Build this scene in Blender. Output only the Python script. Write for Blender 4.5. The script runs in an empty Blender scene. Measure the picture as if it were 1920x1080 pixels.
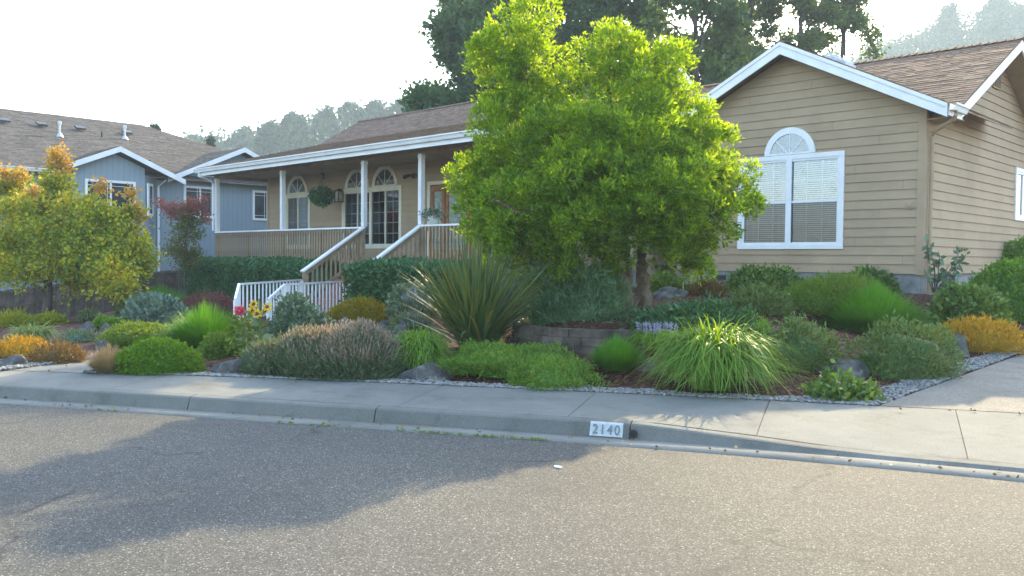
import bpy, bmesh, math, random
import numpy as np
from mathutils import Matrix, Vector
random.seed(7)
rng = np.random.default_rng(11)
R = math.radians
sc = bpy.context.scene
COL = sc.collection

# ------------------------------------------------------------------ camera, world, sun, exposure
F = 1632.0; PITCH = -3.28059e-2; ROLL = 8.48213e-3; YAW = -.7688176; H = 1.6
FW = np.array([math.sin(YAW)*math.cos(PITCH), math.cos(YAW)*math.cos(PITCH), math.sin(PITCH)])
_r0 = np.cross(FW, [0, 0, 1]); _r0 /= np.linalg.norm(_r0); _u0 = np.cross(_r0, FW)
RT = _r0*math.cos(ROLL)+_u0*math.sin(ROLL); UP = -_r0*math.sin(ROLL)+_u0*math.cos(ROLL)
EYE = np.array([0, 0, H])
cd = bpy.data.cameras.new('camera'); cam = bpy.data.objects.new('camera', cd); COL.objects.link(cam)
cd.sensor_width = 36; cd.lens = F/1920*36; cd.clip_start = .05; cd.clip_end = 3000
m = Matrix.Identity(4)
for i in range(3):
    m[i][0] = RT[i]; m[i][1] = UP[i]; m[i][2] = -FW[i]; m[i][3] = EYE[i]
cam.matrix_world = m
sc.camera = cam
SUN = Vector((-.57, 1.70, 1.0)).normalized()      # towards the sun
w = bpy.data.worlds.new('World'); sc.world = w; w.use_nodes = True
nt = w.node_tree; nt.nodes.clear()
sky = nt.nodes.new('ShaderNodeTexSky'); sky.sky_type = 'NISHITA'; sky.sun_disc = False
sky.sun_elevation = math.asin(SUN.z); sky.sun_rotation = math.atan2(SUN.x, SUN.y)
sky.air_density = 1.0; sky.dust_density = 1.5; sky.ozone_density = 1.0
bg = nt.nodes.new('ShaderNodeBackground'); bg.inputs[1].default_value = .15
wo = nt.nodes.new('ShaderNodeOutputWorld')
nt.links.new(sky.outputs[0], bg.inputs[0]); nt.links.new(bg.outputs[0], wo.inputs[0])
sl = bpy.data.lights.new('sun', 'SUN'); sl.energy = 2.5; sl.angle = R(.6); sl.color = (1, .80, .47)
so = bpy.data.objects.new('sun', sl); COL.objects.link(so)
so.rotation_euler = SUN.to_track_quat('Z', 'Y').to_euler()
sc.view_settings.view_transform = 'Standard'; sc.view_settings.look = 'None'
sc.view_settings.exposure = 2.66; sc.view_settings.gamma = 1
sc.cycles.max_bounces = 8; sc.cycles.transparent_max_bounces = 12; sc.cycles.volume_bounces = 1
sc.cycles.use_denoising = True
HAZE = .0011

# ------------------------------------------------------------------ rays
def ray(x, y): return (FW*F+RT*(x-960)-UP*(y-540))/F
def onz(x, y, z): d = ray(x, y); return EYE+d*((z-H)/d[2])
def onY(x, y, Y): d = ray(x, y); return EYE+d*(Y/d[1])
def onX(x, y, X): d = ray(x, y); return EYE+d*(X/d[0])
def atd(x, y, t): return EYE+ray(x, y)*t
RH = np.array([math.cos(YAW), -math.sin(YAW), 0]); FH = np.array([math.sin(YAW), math.cos(YAW), 0])

# ------------------------------------------------------------------ the lie of the land
BACK = np.array([(-11.2, 3.95), (-10.73, 4.36), (-9.22, 5.40), (-7.31, 6.58), (-5.72, 7.50), (-4.04, 8.43), (-3.41, 8.77), (-2.23, 9.37), (0, 10.45), (4, 12.2)])
CURB = np.array([(-34, -11.5), (-24, -5.2), (-16, -.2), (-12.6, 1.95), (-10.87, 3.0), (-8.69, 4.17), (-7.39, 4.83), (-6.8, 5.15), (-5.64, 5.78), (-4.59, 6.33), (-3.55, 6.82), (-1.75, 7.50), (.5, 8.25), (4, 9.3)])
def smooth(P, n=200):
    t = np.r_[0, np.cumsum(np.linalg.norm(np.diff(P, axis=0), axis=1))]
    s = np.linspace(0, t[-1], n); Q = np.c_[np.interp(s, t, P[:, 0]), np.interp(s, t, P[:, 1])]
    for _ in range(25):
        Q[1:-1] = (Q[:-2]+Q[2:]+2*Q[1:-1])/4
    return Q
CURB = smooth(CURB, 260)
def backy(x):
    xs = np.r_[-34, -24, -16, -12.4, BACK[1:, 0]]; ys = np.r_[-9.4, -3.3, 1.2, 3.15, BACK[1:, 1]]
    return np.interp(x, xs, ys)
ctrl = [(x, float(backy(x)), .15) for x in np.linspace(-34, -3.4, 40)]
ctrl += [(-3.4, y, .15+.03*(y-8.8)) for y in (9, 10, 11, 12, 13, 14, 15, 17)]
ctrl += [(-5.8, 17, 1.05), (-7, 17, 1.05), (-8, 17, 1.05), (-9.5, 17, 1.05), (-11, 17, 1.05), (-12.5, 16.4, 1.0), (-5.6, 20, 1.0), (-5, 17, .8), (-4.2, 20, .6),
 (-7.85, 10.6, .94), (-8.4, 11.4, .95), (-7.9, 9.4, .74), (-7.2, 9.5, .74), (-6.5, 10, .74), (-10, 10.5, .82), (-9, 9.6, .74), (-7, 12, .9), (-6.5, 14, .95), (-9, 14, 1.0), (-12, 14, .9),
 (-8.2, 8.2, .36), (-7.3, 8.35, .38), (-6.4, 8.75, .4), (-9.5, 8.3, .4), (-15, 13.5, .5), (-16, 11.5, .35), (-18.5, 12.3, .2), (-17, 10, .2), (-15.3, 9, .2), (-14, 7.5, .18),
 (-12.5, 5.5, .15), (-12.4, 8.5, .35), (-11, 7.2, .3), (-13.5, 11, .45), (-11.5, 10, .6), (-21, 12, .3), (-24, 13.5, .4), (-28, 14, .3), (-20, 9, .2), (-17, 7, .16), (-24, 9.5, 0), (-31, 10.5, -.75), (-31, 8, -.8),
 (-31, 14, -.2), (-31, 18, .3), (-20, 5, .1), (-16, 4, .12), (-28, 5, -.6), (-36, 10, -.8), (-36, 20, -.1), (-40, 14, -.7), (-34, 0, -.6), (-26, 7, -.35), (-28, 11, -.35), (-26, 11.8, .1),
 (-4.5, 14, .55), (-4.5, 12, .42), (-5, 10, .36), (-4.6, 9.2, .26), (-4.2, 16, .6), (-5.5, 12, .6), (-20, 20, 1), (-28, 20, .8), (-10, 24, 1), (-20, 30, 1), (0, 40, 1), (-40, 40, 1)]
ctrl = np.array(ctrl)
def zg(x, y):
    x = np.atleast_1d(np.asarray(x, float)); y = np.atleast_1d(np.asarray(y, float))
    d2 = (x[:, None]-ctrl[:, 0])**2+(y[:, None]-ctrl[:, 1])**2+.15
    wt = d2**-1.75
    return (wt*ctrl[:, 2]).sum(1)/wt.sum(1)
def zg1(x, y): return float(zg(x, y)[0])
def hit(px, py, off=0.):
    """first point of the garden ground along a sight line"""
    d = ray(px, py); t = np.arange(5, 60, .04); P = EYE+d*t[:, None]
    z = zg(P[:, 0], P[:, 1])+off; k = np.argmax(P[:, 2] < z)
    return P[k] if k else P[-1]

# ------------------------------------------------------------------ mesh helpers
class MB:
    def __init__(s): s.v = []; s.f = []
    def add(s, V, Fc):
        n = len(s.v); s.v += [tuple(map(float, p)) for p in V]; s.f += [tuple(i+n for i in f) for f in Fc]
    def box(s, x0, x1, y0, y1, z0, z1):
        V = [(x, y, z) for z in (z0, z1) for y in (y0, y1) for x in (x0, x1)]
        s.add(V, [(0, 2, 3, 1), (4, 5, 7, 6), (0, 1, 5, 4), (2, 6, 7, 3), (0, 4, 6, 2), (1, 3, 7, 5)])
    def bar(s, p, q, wd, ht, upv=(0, 0, 1)):
        p = np.array(p, float); q = np.array(q, float); d = q-p; d /= np.linalg.norm(d)
        sd = np.cross(d, upv); sd /= np.linalg.norm(sd); u2 = np.cross(sd, d)
        V = [c+sd*a*wd/2+u2*b*ht/2 for c in (p, q) for a, b in ((-1, -1), (1, -1), (1, 1), (-1, 1))]
        s.add(V, [(0, 3, 2, 1), (4, 5, 6, 7), (0, 1, 5, 4), (1, 2, 6, 5), (2, 3, 7, 6), (3, 0, 4, 7)])
    def quad(s, a, b, c, d): s.add([a, b, c, d], [(0, 1, 2, 3)])
    def prism(s, poly, off):
        """polygon (3D points) pushed by a vector"""
        off = np.array(off, float); n = len(poly); V = [np.array(p, float) for p in poly]
        s.add(V+[p+off for p in V], [tuple(range(n))[::-1], tuple(range(n, 2*n))]+[(i, (i+1) % n, n+(i+1) % n, n+i) for i in range(n)])
    def tube(s, P, rad, n=8, cap=True):
        P = [np.array(p, float) for p in P]; V = []
        if not hasattr(rad, '__len__'): rad = [rad]*len(P)
        for i, p in enumerate(P):
            d = P[min(i+1, len(P)-1)]-P[max(i-1, 0)]; d = d/np.linalg.norm(d)
            a = np.cross(d, (0, 0, 1) if abs(d[2]) < .9 else (1, 0, 0)); a /= np.linalg.norm(a); b = np.cross(d, a)
            V += [p+rad[i]*(a*math.cos(t)+b*math.sin(t)) for t in np.arange(n)*2*math.pi/n]
        Fc = [(i*n+j, i*n+(j+1) % n, (i+1)*n+(j+1) % n, (i+1)*n+j) for i in range(len(P)-1) for j in range(n)]
        if cap: Fc += [tuple(range(n))[::-1], tuple(range((len(P)-1)*n, len(P)*n))]
        s.add(V, Fc)
    def build(s, name, mat, parent=None, loc=None, smooth=False):
        return mesh(name, np.array(s.v), s.f, mat, parent, loc, smooth)
def mesh(name, V, Fc, mat, parent=None, loc=None, smooth=False):
    V = np.asarray(V, float)
    base = np.array(WLOC[parent.name] if parent else (loc if loc is not None else (0, 0, 0)), float)
    me = bpy.data.meshes.new(name); V = V-base
    if isinstance(Fc, np.ndarray):
        k = Fc.shape[1]; n = len(Fc)
        me.vertices.add(len(V)); me.vertices.foreach_set('co', V.astype(np.float32).ravel())
        me.loops.add(n*k); me.loops.foreach_set('vertex_index', Fc.astype(np.int32).ravel())
        me.polygons.add(n); me.polygons.foreach_set('loop_start', np.arange(n, dtype=np.int32)*k)
        me.update(calc_edges=True)
    else:
        me.from_pydata([tuple(p) for p in V], [], [tuple(int(i) for i in f) for f in Fc]); me.update()
    if smooth: me.polygons.foreach_set('use_smooth', np.ones(len(me.polygons), bool))
    for mm in (mat if isinstance(mat, (list, tuple)) else [mat]): me.materials.append(mm)
    o = bpy.data.objects.new(name, me); COL.objects.link(o)
    if parent: o.parent = parent; WLOC[o.name] = base
    else: o.location = base; WLOC[o.name] = base
    return o
WLOC = {}
def thing(name, label, cat, loc, group=None):
    o = bpy.data.objects.new(name, None); COL.objects.link(o); o.location = tuple(map(float, loc)); WLOC[o.name] = np.array(loc, float)
    o.empty_display_size = .2
    return tag(o, label, cat, group)
def tag(o, label, cat, group=None, kind=None):
    o['label'] = label; o['category'] = cat
    if group: o['group'] = group
    if kind: o['kind'] = kind
    return o
def struct(o): o['kind'] = 'structure'; return o

# ------------------------------------------------------------------ materials
def newmat(name):
    mt = bpy.data.materials.new(name); mt.use_nodes = True; n = mt.node_tree; n.nodes.clear()
    out = n.nodes.new('ShaderNodeOutputMaterial'); return mt, n, out
def nd(n, t, **k):
    x = n.nodes.new(t)
    for a, b in k.items(): setattr(x, a, b)
    return x
def noise(n, scale, detail=4, rough=.55, co=None, typ='Object'):
    x = nd(n, 'ShaderNodeTexNoise'); x.inputs['Scale'].default_value = scale; x.inputs['Detail'].default_value = detail; x.inputs['Roughness'].default_value = rough
    if co is None:
        tc = nd(n, 'ShaderNodeTexCoord'); co = tc.outputs[typ]
    n.links.new(co, x.inputs['Vector']); return x
def ramp(n, cols, fac, pos=None, interp='LINEAR'):
    r_ = nd(n, 'ShaderNodeValToRGB'); cr = r_.color_ramp; cr.interpolation = interp
    pos = pos or [i/(len(cols)-1) for i in range(len(cols))]
    while len(cr.elements) < len(cols): cr.elements.new(.5)
    for e, c, p in zip(cr.elements, cols, pos): e.position = p; e.color = (*c, 1)
    n.links.new(fac, r_.inputs[0]); return r_
def mix(n, a, b, fac, typ='MIX'):
    x = nd(n, 'ShaderNodeMix', data_type='RGBA', blend_type=typ)
    for s, v in (('A', a), ('B', b)):
        i = [q for q in x.inputs if q.name == s and q.type == 'RGBA'][0]
        if isinstance(v, tuple): i.default_value = (*v, 1)
        else: n.links.new(v, i)
    if isinstance(fac, (int, float)): x.inputs[0].default_value = fac
    else: n.links.new(fac, x.inputs[0])
    return [q for q in x.outputs if q.type == 'RGBA'][0]
def math_(n, op, a, b=None):
    x = nd(n, 'ShaderNodeMath', operation=op)
    for i, v in enumerate((a, b)):
        if v is None: continue
        if isinstance(v, (int, float)): x.inputs[i].default_value = v
        else: n.links.new(v, x.inputs[i])
    return x.outputs[0]
def surf(name, col, rough=.8, var=.15, scale=3, bump=0., bscale=60, col2=None, spec=.3, metal=0, island=0.):
    mt, n, out = newmat(name); p = nd(n, 'ShaderNodeBsdfPrincipled')
    nz = noise(n, scale, 6, .6)
    c2 = col2 or tuple(c*(1-2*var) for c in col); c1 = tuple(min(1, c*(1+var)) for c in col)
    fac = ramp(n, [(0, 0, 0), (1, 1, 1)], nz.outputs['Fac'], [.3, .7]).outputs[0]
    c = mix(n, c1, c2, fac)
    if island:
        g = nd(n, 'ShaderNodeNewGeometry'); rr = ramp(n, [(1-island,)*3, (1+0*island,)*3], g.outputs['Random Per Island']).outputs[0]
        c = mix(n, c, rr, 1.0, 'MULTIPLY')
    n.links.new(c, p.inputs['Base Color']); p.inputs['Roughness'].default_value = rough
    p.inputs['Specular IOR Level'].default_value = spec; p.inputs['Metallic'].default_value = metal
    if bump:
        b = nd(n, 'ShaderNodeBump'); b.inputs['Strength'].default_value = bump; b.inputs['Distance'].default_value = .02
        n.links.new(noise(n, bscale, 5, .65).outputs['Fac'], b.inputs['Height']); n.links.new(b.outputs[0], p.inputs['Normal'])
    n.links.new(p.outputs[0], out.inputs[0]); return mt
def leafmat(name, cols, trans=.45, nscale=1.5, gloss=.35, tint=1.6):
    """leaves: colour differs from leaf to leaf, light passes through"""
    mt, n, out = newmat(name)
    g = nd(n, 'ShaderNodeNewGeometry'); nz = noise(n, nscale, 3)
    f = math_(n, 'ADD', math_(n, 'MULTIPLY', g.outputs['Random Per Island'], .55), math_(n, 'MULTIPLY', nz.outputs['Fac'], .6))
    f = math_(n, 'SUBTRACT', f, .08)
    c = ramp(n, cols, f).outputs[0]
    p = nd(n, 'ShaderNodeBsdfPrincipled'); n.links.new(c, p.inputs['Base Color'])
    p.inputs['Roughness'].default_value = .5; p.inputs['Specular IOR Level'].default_value = gloss
    t = nd(n, 'ShaderNodeBsdfTranslucent')
    n.links.new(mix(n, c, (1.9*tint/1.6, 1.30*tint/1.6, .4), 1.0, 'MULTIPLY') if tint else c, t.inputs[0])
    g2 = nd(n, 'ShaderNodeMixShader'); g2.inputs[0].default_value = trans
    n.links.new(p.outputs[0], g2.inputs[1]); n.links.new(t.outputs[0], g2.inputs[2]); n.links.new(g2.outputs[0], out.inputs[0])
    return mt

WHITE = surf('white_paint', (.78, .79, .77), .5, .05, 2, .05, 40)
CREAM = surf('cream_paint', (.70, .66, .50), .5, .05, 2)
TAN = surf('tan_siding', (.405, .302, .192), .75, .08, .9, .25, 30, spec=.2, island=.06)
TANW = surf('tan_wood', (.36, .27, .17), .75, .16, 6, .3, 30, island=.25)
BROWN = surf('brown_beam', (.30, .20, .12), .7, .15, 3)
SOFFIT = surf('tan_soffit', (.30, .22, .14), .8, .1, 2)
FOUND = surf('foundation_concrete', (.25, .26, .25), .9, .2, 4, .4, 50)
BLUE = None
REDWOOD = surf('red_wood', (.30, .13, .07), .6, .2, 5, .2, 40)
DOORW = surf('door_wood', (.33, .13, .045), .45, .2, 6)
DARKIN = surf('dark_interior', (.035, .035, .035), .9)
BLIND = surf('blind_slats', (.62, .60, .55), .6, .05, 3)
BLACK = surf('black_metal', (.02, .02, .02), .4)
METALW = surf('white_metal', (.75, .77, .78), .35, .03, 3)
GALV = surf('galvanized_metal', (.5, .52, .54), .4, .1, 8, metal=.6)
SHING = surf('brown_shingles', (.25, .17, .12), .95, .2, 8, .5, 120, island=.32, spec=.1)
SHING2 = surf('grey_brown_shingles', (.125, .114, .105), .95, .2, 8, .5, 120, island=.3, spec=.1)
BARK = surf('bark', (.17, .125, .085), .95, .3, 12, .8, 30)
BARKD = surf('dark_bark', (.09, .08, .07), .95, .3, 4, .5, 10)
ROCK = surf('boulder_stone', (.12, .12, .12), .95, .35, 5, 1., 18, col2=(.035, .037, .036), spec=.15)
BLOCK = surf('retaining_block', (.13, .105, .082), .95, .3, 7, .6, 40, island=.4)
def rockmat():
    mt, n, out = newmat('boulder_stone'); p = nd(n, 'ShaderNodeBsdfPrincipled'); tc = nd(n, 'ShaderNodeTexCoord'); co = tc.outputs['Object']
    c = ramp(n, [(.035, .037, .036), (.10, .10, .098), (.17, .165, .155)], noise(n, 4, 9, .7, co).outputs['Fac'], [.32, .52, .72]).outputs[0]
    li = ramp(n, [(0, 0, 0), (1, 1, 1)], noise(n, 9, 6, .7, co).outputs['Fac'], [.56, .66]).outputs[0]
    c = mix(n, c, (.24, .25, .19), math_(n, 'MULTIPLY', li, .7)); n.links.new(c, p.inputs['Base Color']); p.inputs['Roughness'].default_value = .95; p.inputs['Specular IOR Level'].default_value = .15
    b = nd(n, 'ShaderNodeBump'); b.inputs['Strength'].default_value = 1; b.inputs['Distance'].default_value = .035
    n.links.new(noise(n, 11, 9, .75, co).outputs['Fac'], b.inputs['Height']); n.links.new(b.outputs[0], p.inputs['Normal']); n.links.new(p.outputs[0], out.inputs[0]); return mt
ROCK = rockmat()
PEB = surf('pebble_stone', (.30, .30, .285), .85, .1, 3, island=.6)
def glassmat(name, refl, tint=(.55, .6, .6)):
    mt, n, out = newmat(name); g = nd(n, 'ShaderNodeBsdfGlossy'); g.inputs['Roughness'].default_value = .015
    g.inputs[0].default_value = (.9, .95, 1, 1); t = nd(n, 'ShaderNodeBsdfTransparent'); t.inputs[0].default_value = (*tint, 1)
    fr = nd(n, 'ShaderNodeFresnel'); fr.inputs[0].default_value = 1.5
    f = math_(n, 'ADD', fr.outputs[0], refl); f = math_(n, 'MINIMUM', f, 1.0)
    mx = nd(n, 'ShaderNodeMixShader'); n.links.new(f, mx.inputs[0]); n.links.new(t.outputs[0], mx.inputs[1]); n.links.new(g.outputs[0], mx.inputs[2]); n.links.new(mx.outputs[0], out.inputs[0])
    return mt
GLASS = glassmat('window_glass', .16, (.8, .83, .83)); SCREEN = glassmat('screened_glass', .02, (.55, .55, .55))

def asphalt():
    mt, n, out = newmat('asphalt'); p = nd(n, 'ShaderNodeBsdfPrincipled'); tc = nd(n, 'ShaderNodeTexCoord')
    v = nd(n, 'ShaderNodeTexVoronoi'); v.inputs['Scale'].default_value = 130; n.links.new(tc.outputs['Object'], v.inputs['Vector'])
    sp = nd(n, 'ShaderNodeSeparateColor'); n.links.new(v.outputs['Color'], sp.inputs[0])
    c = ramp(n, [(.031, .032, .029), (.060, .060, .054), (.084, .083, .074), (.115, .113, .099), (.29, .28, .24)], sp.outputs[0], [0, .3, .65, .92, 1]).outputs[0]
    big = ramp(n, [(.70, .71, .74), (1.14, 1.12, 1.08)], noise(n, .45, 8, .68, tc.outputs['Object']).outputs['Fac'], [.3, .7]).outputs[0]
    c = mix(n, c, big, 1.0, 'MULTIPLY')
    wv = noise(n, 1.2, 5, .6, tc.outputs['Object'])
    va = nd(n, 'ShaderNodeVectorMath', operation='MULTIPLY_ADD'); n.links.new(wv.outputs['Color'], va.inputs[0]); va.inputs[1].default_value = (.9, .9, .9); n.links.new(tc.outputs['Object'], va.inputs[2])
    cr = nd(n, 'ShaderNodeTexVoronoi', feature='DISTANCE_TO_EDGE'); cr.inputs['Scale'].default_value = .33; n.links.new(va.outputs[0], cr.inputs['Vector'])
    msk = ramp(n, [(0, 0, 0), (1, 1, 1)], noise(n, .9, 2, .5, tc.outputs['Object']).outputs['Fac'], [.46, .58]).outputs[0]
    cf = ramp(n, [(1, 1, 1), (0, 0, 0)], cr.outputs['Distance'], [.002, .010]).outputs[0]
    c = mix(n, c, (.02, .02, .02), math_(n, 'MULTIPLY', math_(n, 'MULTIPLY', cf, msk), .8))
    n.links.new(c, p.inputs['Base Color']); p.inputs['Roughness'].default_value = .85; p.inputs['Specular IOR Level'].default_value = .25
    b = nd(n, 'ShaderNodeBump'); b.inputs['Strength'].default_value = .9; b.inputs['Distance'].default_value = .006
    n.links.new(sp.outputs[1], b.inputs['Height']); n.links.new(b.outputs[0], p.inputs['Normal'])
    n.links.new(p.outputs[0], out.inputs[0]); return mt
def concrete(name, col, agg=0.):
    mt, n, out = newmat(name); p = nd(n, 'ShaderNodeBsdfPrincipled'); tc = nd(n, 'ShaderNodeTexCoord'); co = tc.outputs['Object']
    c = mix(n, tuple(x*1.08 for x in col), tuple(x*.80 for x in col), ramp(n, [(0, 0, 0), (1, 1, 1)], noise(n, 1.3, 8, .65, co).outputs['Fac'], [.35, .7]).outputs[0])
    fine = noise(n, 140, 3, .6, co)
    c = mix(n, c, ramp(n, [(.72, .72, .72), (1.12, 1.12, 1.12)], fine.outputs['Fac'], [.35, .65]).outputs[0], 1., 'MULTIPLY')
    if agg:
        v = nd(n, 'ShaderNodeTexVoronoi'); v.inputs['Scale'].default_value = 60; n.links.new(co, v.inputs['Vector'])
        sp = nd(n, 'ShaderNodeSeparateColor'); n.links.new(v.outputs['Color'], sp.inputs[0])
        c = mix(n, c, ramp(n, [(.7, .69, .66), (1, 1, 1), (1.3, 1.25, 1.2)], sp.outputs[0]).outputs[0], agg, 'MULTIPLY')
    st = ramp(n, [(1, 1, 1), (.55, .54, .50)], noise(n, 2.1, 8, .75, co).outputs['Fac'], [.52, .74]).outputs[0]
    c = mix(n, c, st, .8, 'MULTIPLY')
    g = nd(n, 'ShaderNodeNewGeometry'); c = mix(n, c, ramp(n, [(.84, .85, .86), (1.05, 1.04, 1.0)], g.outputs['Random Per Island']).outputs[0], 1., 'MULTIPLY')
    n.links.new(c, p.inputs['Base Color']); p.inputs['Roughness'].default_value = .9; p.inputs['Specular IOR Level'].default_value = .2
    b = nd(n, 'ShaderNodeBump'); b.inputs['Strength'].default_value = .5; b.inputs['Distance'].default_value = .004
    n.links.new(fine.outputs['Fac'], b.inputs['Height']); n.links.new(b.outputs[0], p.inputs['Normal'])
    n.links.new(p.outputs[0], out.inputs[0]); return mt
def mulch():
    mt, n, out = newmat('bark_mulch'); p = nd(n, 'ShaderNodeBsdfPrincipled'); tc = nd(n, 'ShaderNodeTexCoord')
    v = nd(n, 'ShaderNodeTexVoronoi'); v.inputs['Scale'].default_value = 38; v.inputs['Randomness'].default_value = 1
    mp = nd(n, 'ShaderNodeMapping'); mp.inputs['Scale'].default_value = (1, .45, 1); mp.inputs['Rotation'].default_value = (0, 0, .6)
    n.links.new(tc.outputs['Object'], mp.inputs[0]); n.links.new(mp.outputs[0], v.inputs['Vector'])
    sp = nd(n, 'ShaderNodeSeparateColor'); n.links.new(v.outputs['Color'], sp.inputs[0])
    c = ramp(n, [(.018, .010, .008), (.05, .023, .015), (.10, .043, .026), (.17, .09, .06)], sp.outputs[0], [0, .4, .85, 1]).outputs[0]
    n.links.new(c, p.inputs['Base Color']); p.inputs['Roughness'].default_value = .95; p.inputs['Specular IOR Level'].default_value = .15
    b = nd(n, 'ShaderNodeBump'); b.inputs['Strength'].default_value = 1; b.inputs['Distance'].default_value = .02
    n.links.new(sp.outputs[1], b.inputs['Height']); n.links.new(b.outputs[0], p.inputs['Normal'])
    n.links.new(p.outputs[0], out.inputs[0]); return mt
def bluewall():
    mt, n, out = newmat('blue_grey_siding'); p = nd(n, 'ShaderNodeBsdfPrincipled'); tc = nd(n, 'ShaderNodeTexCoord')
    c = mix(n, (.25, .32, .36), (.225, .285, .32), noise(n, .8, 5, .6, tc.outputs['Object']).outputs['Fac'])
    s = nd(n, 'ShaderNodeSeparateXYZ'); n.links.new(tc.outputs['Object'], s.inputs[0])
    fr = math_(n, 'FRACT', math_(n, 'MULTIPLY', math_(n, 'ADD', s.outputs[1], s.outputs[0]), 4.9))
    gr = math_(n, 'LESS_THAN', fr, .1)
    c = mix(n, c, (.185, .25, .29), gr)
    n.links.new(c, p.inputs['Base Color']); p.inputs['Roughness'].default_value = .8; n.links.new(p.outputs[0], out.inputs[0])
    b = nd(n, 'ShaderNodeBump'); b.inputs['Distance'].default_value = -.01; n.links.new(gr, b.inputs['Height']); n.links.new(b.outputs[0], p.inputs['Normal'])
    return mt
BLUE = bluewall()
ASPH = asphalt(); CONC = concrete('sidewalk_concrete', (.19, .193, .172)); CONCD = concrete('driveway_concrete', (.20, .192, .168), .7); CONCC = concrete('curb_concrete', (.175, .177, .158)); GUT = concrete('gutter_concrete', (.21, .207, .185))
MULCH = mulch(); JOINT = surf('joint_dirt', (.06, .055, .045), .95)

# ================================================================== SETTING
# ground: one sheet, fine in the garden, coarse to the horizon
xs = np.unique(np.r_[np.linspace(-620, -60, 15), np.linspace(-60, -34, 27), np.arange(-34, -1.8, .16), np.linspace(-1.8, 20, 23), np.linspace(20, 620, 15)])
ys = np.unique(np.r_[np.linspace(-620, -30, 14), np.linspace(-30, 2, 33), np.arange(2, 20, .16), np.linspace(20, 60, 41), np.linspace(60, 620, 16)])
X, Y = np.meshgrid(xs, ys); xf, yf = X.ravel(), Y.ravel()
Z = np.concatenate([zg(xf[i:i+20000], yf[i:i+20000]) for i in range(0, len(xf), 20000)])
Z = Z+.02*np.sin(xf*3.1+yf*1.7)*np.cos(yf*2.3-xf*.9)
streetside = backy(xf)-yf                                     # >0 on the street side
Z = np.where(streetside > -.02, np.minimum(.12-streetside*.5, .12), Z); Z = np.where(streetside > 0, np.maximum(Z, -.14), Z)
drv = (xf > -3.3) & (streetside <= 0) & (yf < 26)
Z = np.where(drv, .02, Z)
Z = np.where((xf < -11.25) & (xf > -13.2) & (yf > 3) & (yf < 7.5), np.minimum(Z, .12), Z)
nx, ny = len(xs), len(ys)
idx = np.arange(nx*ny).reshape(ny, nx)
Fq = np.stack([idx[:-1, :-1], idx[:-1, 1:], idx[1:, 1:], idx[1:, :-1]], -1).reshape(-1, 4)
struct(mesh('ground', np.c_[xf, yf, Z], Fq, MULCH, smooth=True))

# road
def gut_out(P, d):
    T = np.gradient(P, axis=0); T /= np.linalg.norm(T, axis=1)[:, None]; return P+np.c_[T[:, 1], -T[:, 0]]*d
inner = gut_out(CURB, .31)
V = []; n = len(inner)
far = inner+np.array([12, -22.]) * 1.0
rows = 8
for k in range(rows+1):
    P = inner*(1-k/rows)+far*(k/rows); V.append(np.c_[P, np.full(n, -.002)])
V = np.concatenate(V); idx = np.arange((rows+1)*n).reshape(rows+1, n)
struct(mesh('road', V, np.stack([idx[:-1, :-1], idx[1:, :-1], idx[1:, 1:], idx[:-1, 1:]], -1).reshape(-1, 4), ASPH))
# gutter pan
V = np.concatenate([np.c_[gut_out(CURB, d), np.full(n, z)] for d, z in ((.33, -.05), (.31, .008), (.02, -.012+.012), (-.01, .0))])
idx = np.arange(4*n).reshape(4, n)
struct(mesh('gutter_pavement', V, np.stack([idx[:-1, :-1], idx[:-1, 1:], idx[1:, 1:], idx[1:, :-1]], -1).reshape(-1, 4), GUT))
# curb with the drop at the driveway
def curbh(x): return np.interp(x, [-4.55, -3.2, -2.7, 4], [.135, .045, .03, .03])
T = np.gradient(CURB, axis=0); S = np.r_[0, np.cumsum(np.linalg.norm(np.diff(CURB, axis=0), axis=1))]
h = curbh(CURB[:, 0])
prof = [(0, lambda h: -.02*0), (-.03, lambda h: h*.55), (-.045, lambda h: h*.86), (-.065, lambda h: h*.965), (-.09, lambda h: h), (-.16, lambda h: h+.004), (-.165, lambda h: -.05+0*h)]
joints = [float(np.interp(v, CURB[:, 0], S)) for v in (-13.1, -10.9, -8.72, -6.83, -4.62)]
def sample(s): return np.array([np.interp(s, S, CURB[:, 0]), np.interp(s, S, CURB[:, 1])])
def tang(s):
    a = sample(s+.05)-sample(s-.05); return a/np.linalg.norm(a)
cuts = [0]+joints+[S[-1]]
cb = MB()
for a, b in zip(cuts[:-1], cuts[1:]):
    a2, b2 = a+.006, b-.006; k = max(6, int((b2-a2)/.12)); base = len(cb.v)
    for s in np.linspace(a2, b2, k):
        p = sample(s); t = tang(s); nn = np.array([t[1], -t[0]]); hh = float(curbh(p[0]))
        for d, fz in prof: q = p+nn*d; cb.v.append((q[0], q[1], float(fz(hh))))
    m_ = len(prof)
    for i in range(k-1):
        for j in range(m_-1):
            cb.f.append((base+i*m_+j, base+(i+1)*m_+j, base+(i+1)*m_+j+1, base+i*m_+j+1))
    cb.f.append(tuple(base+j for j in range(m_))); cb.f.append(tuple(base+(k-1)*m_+j for j in range(m_))[::-1])
struct(cb.build('kerb', CONCC, smooth=False))
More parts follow.
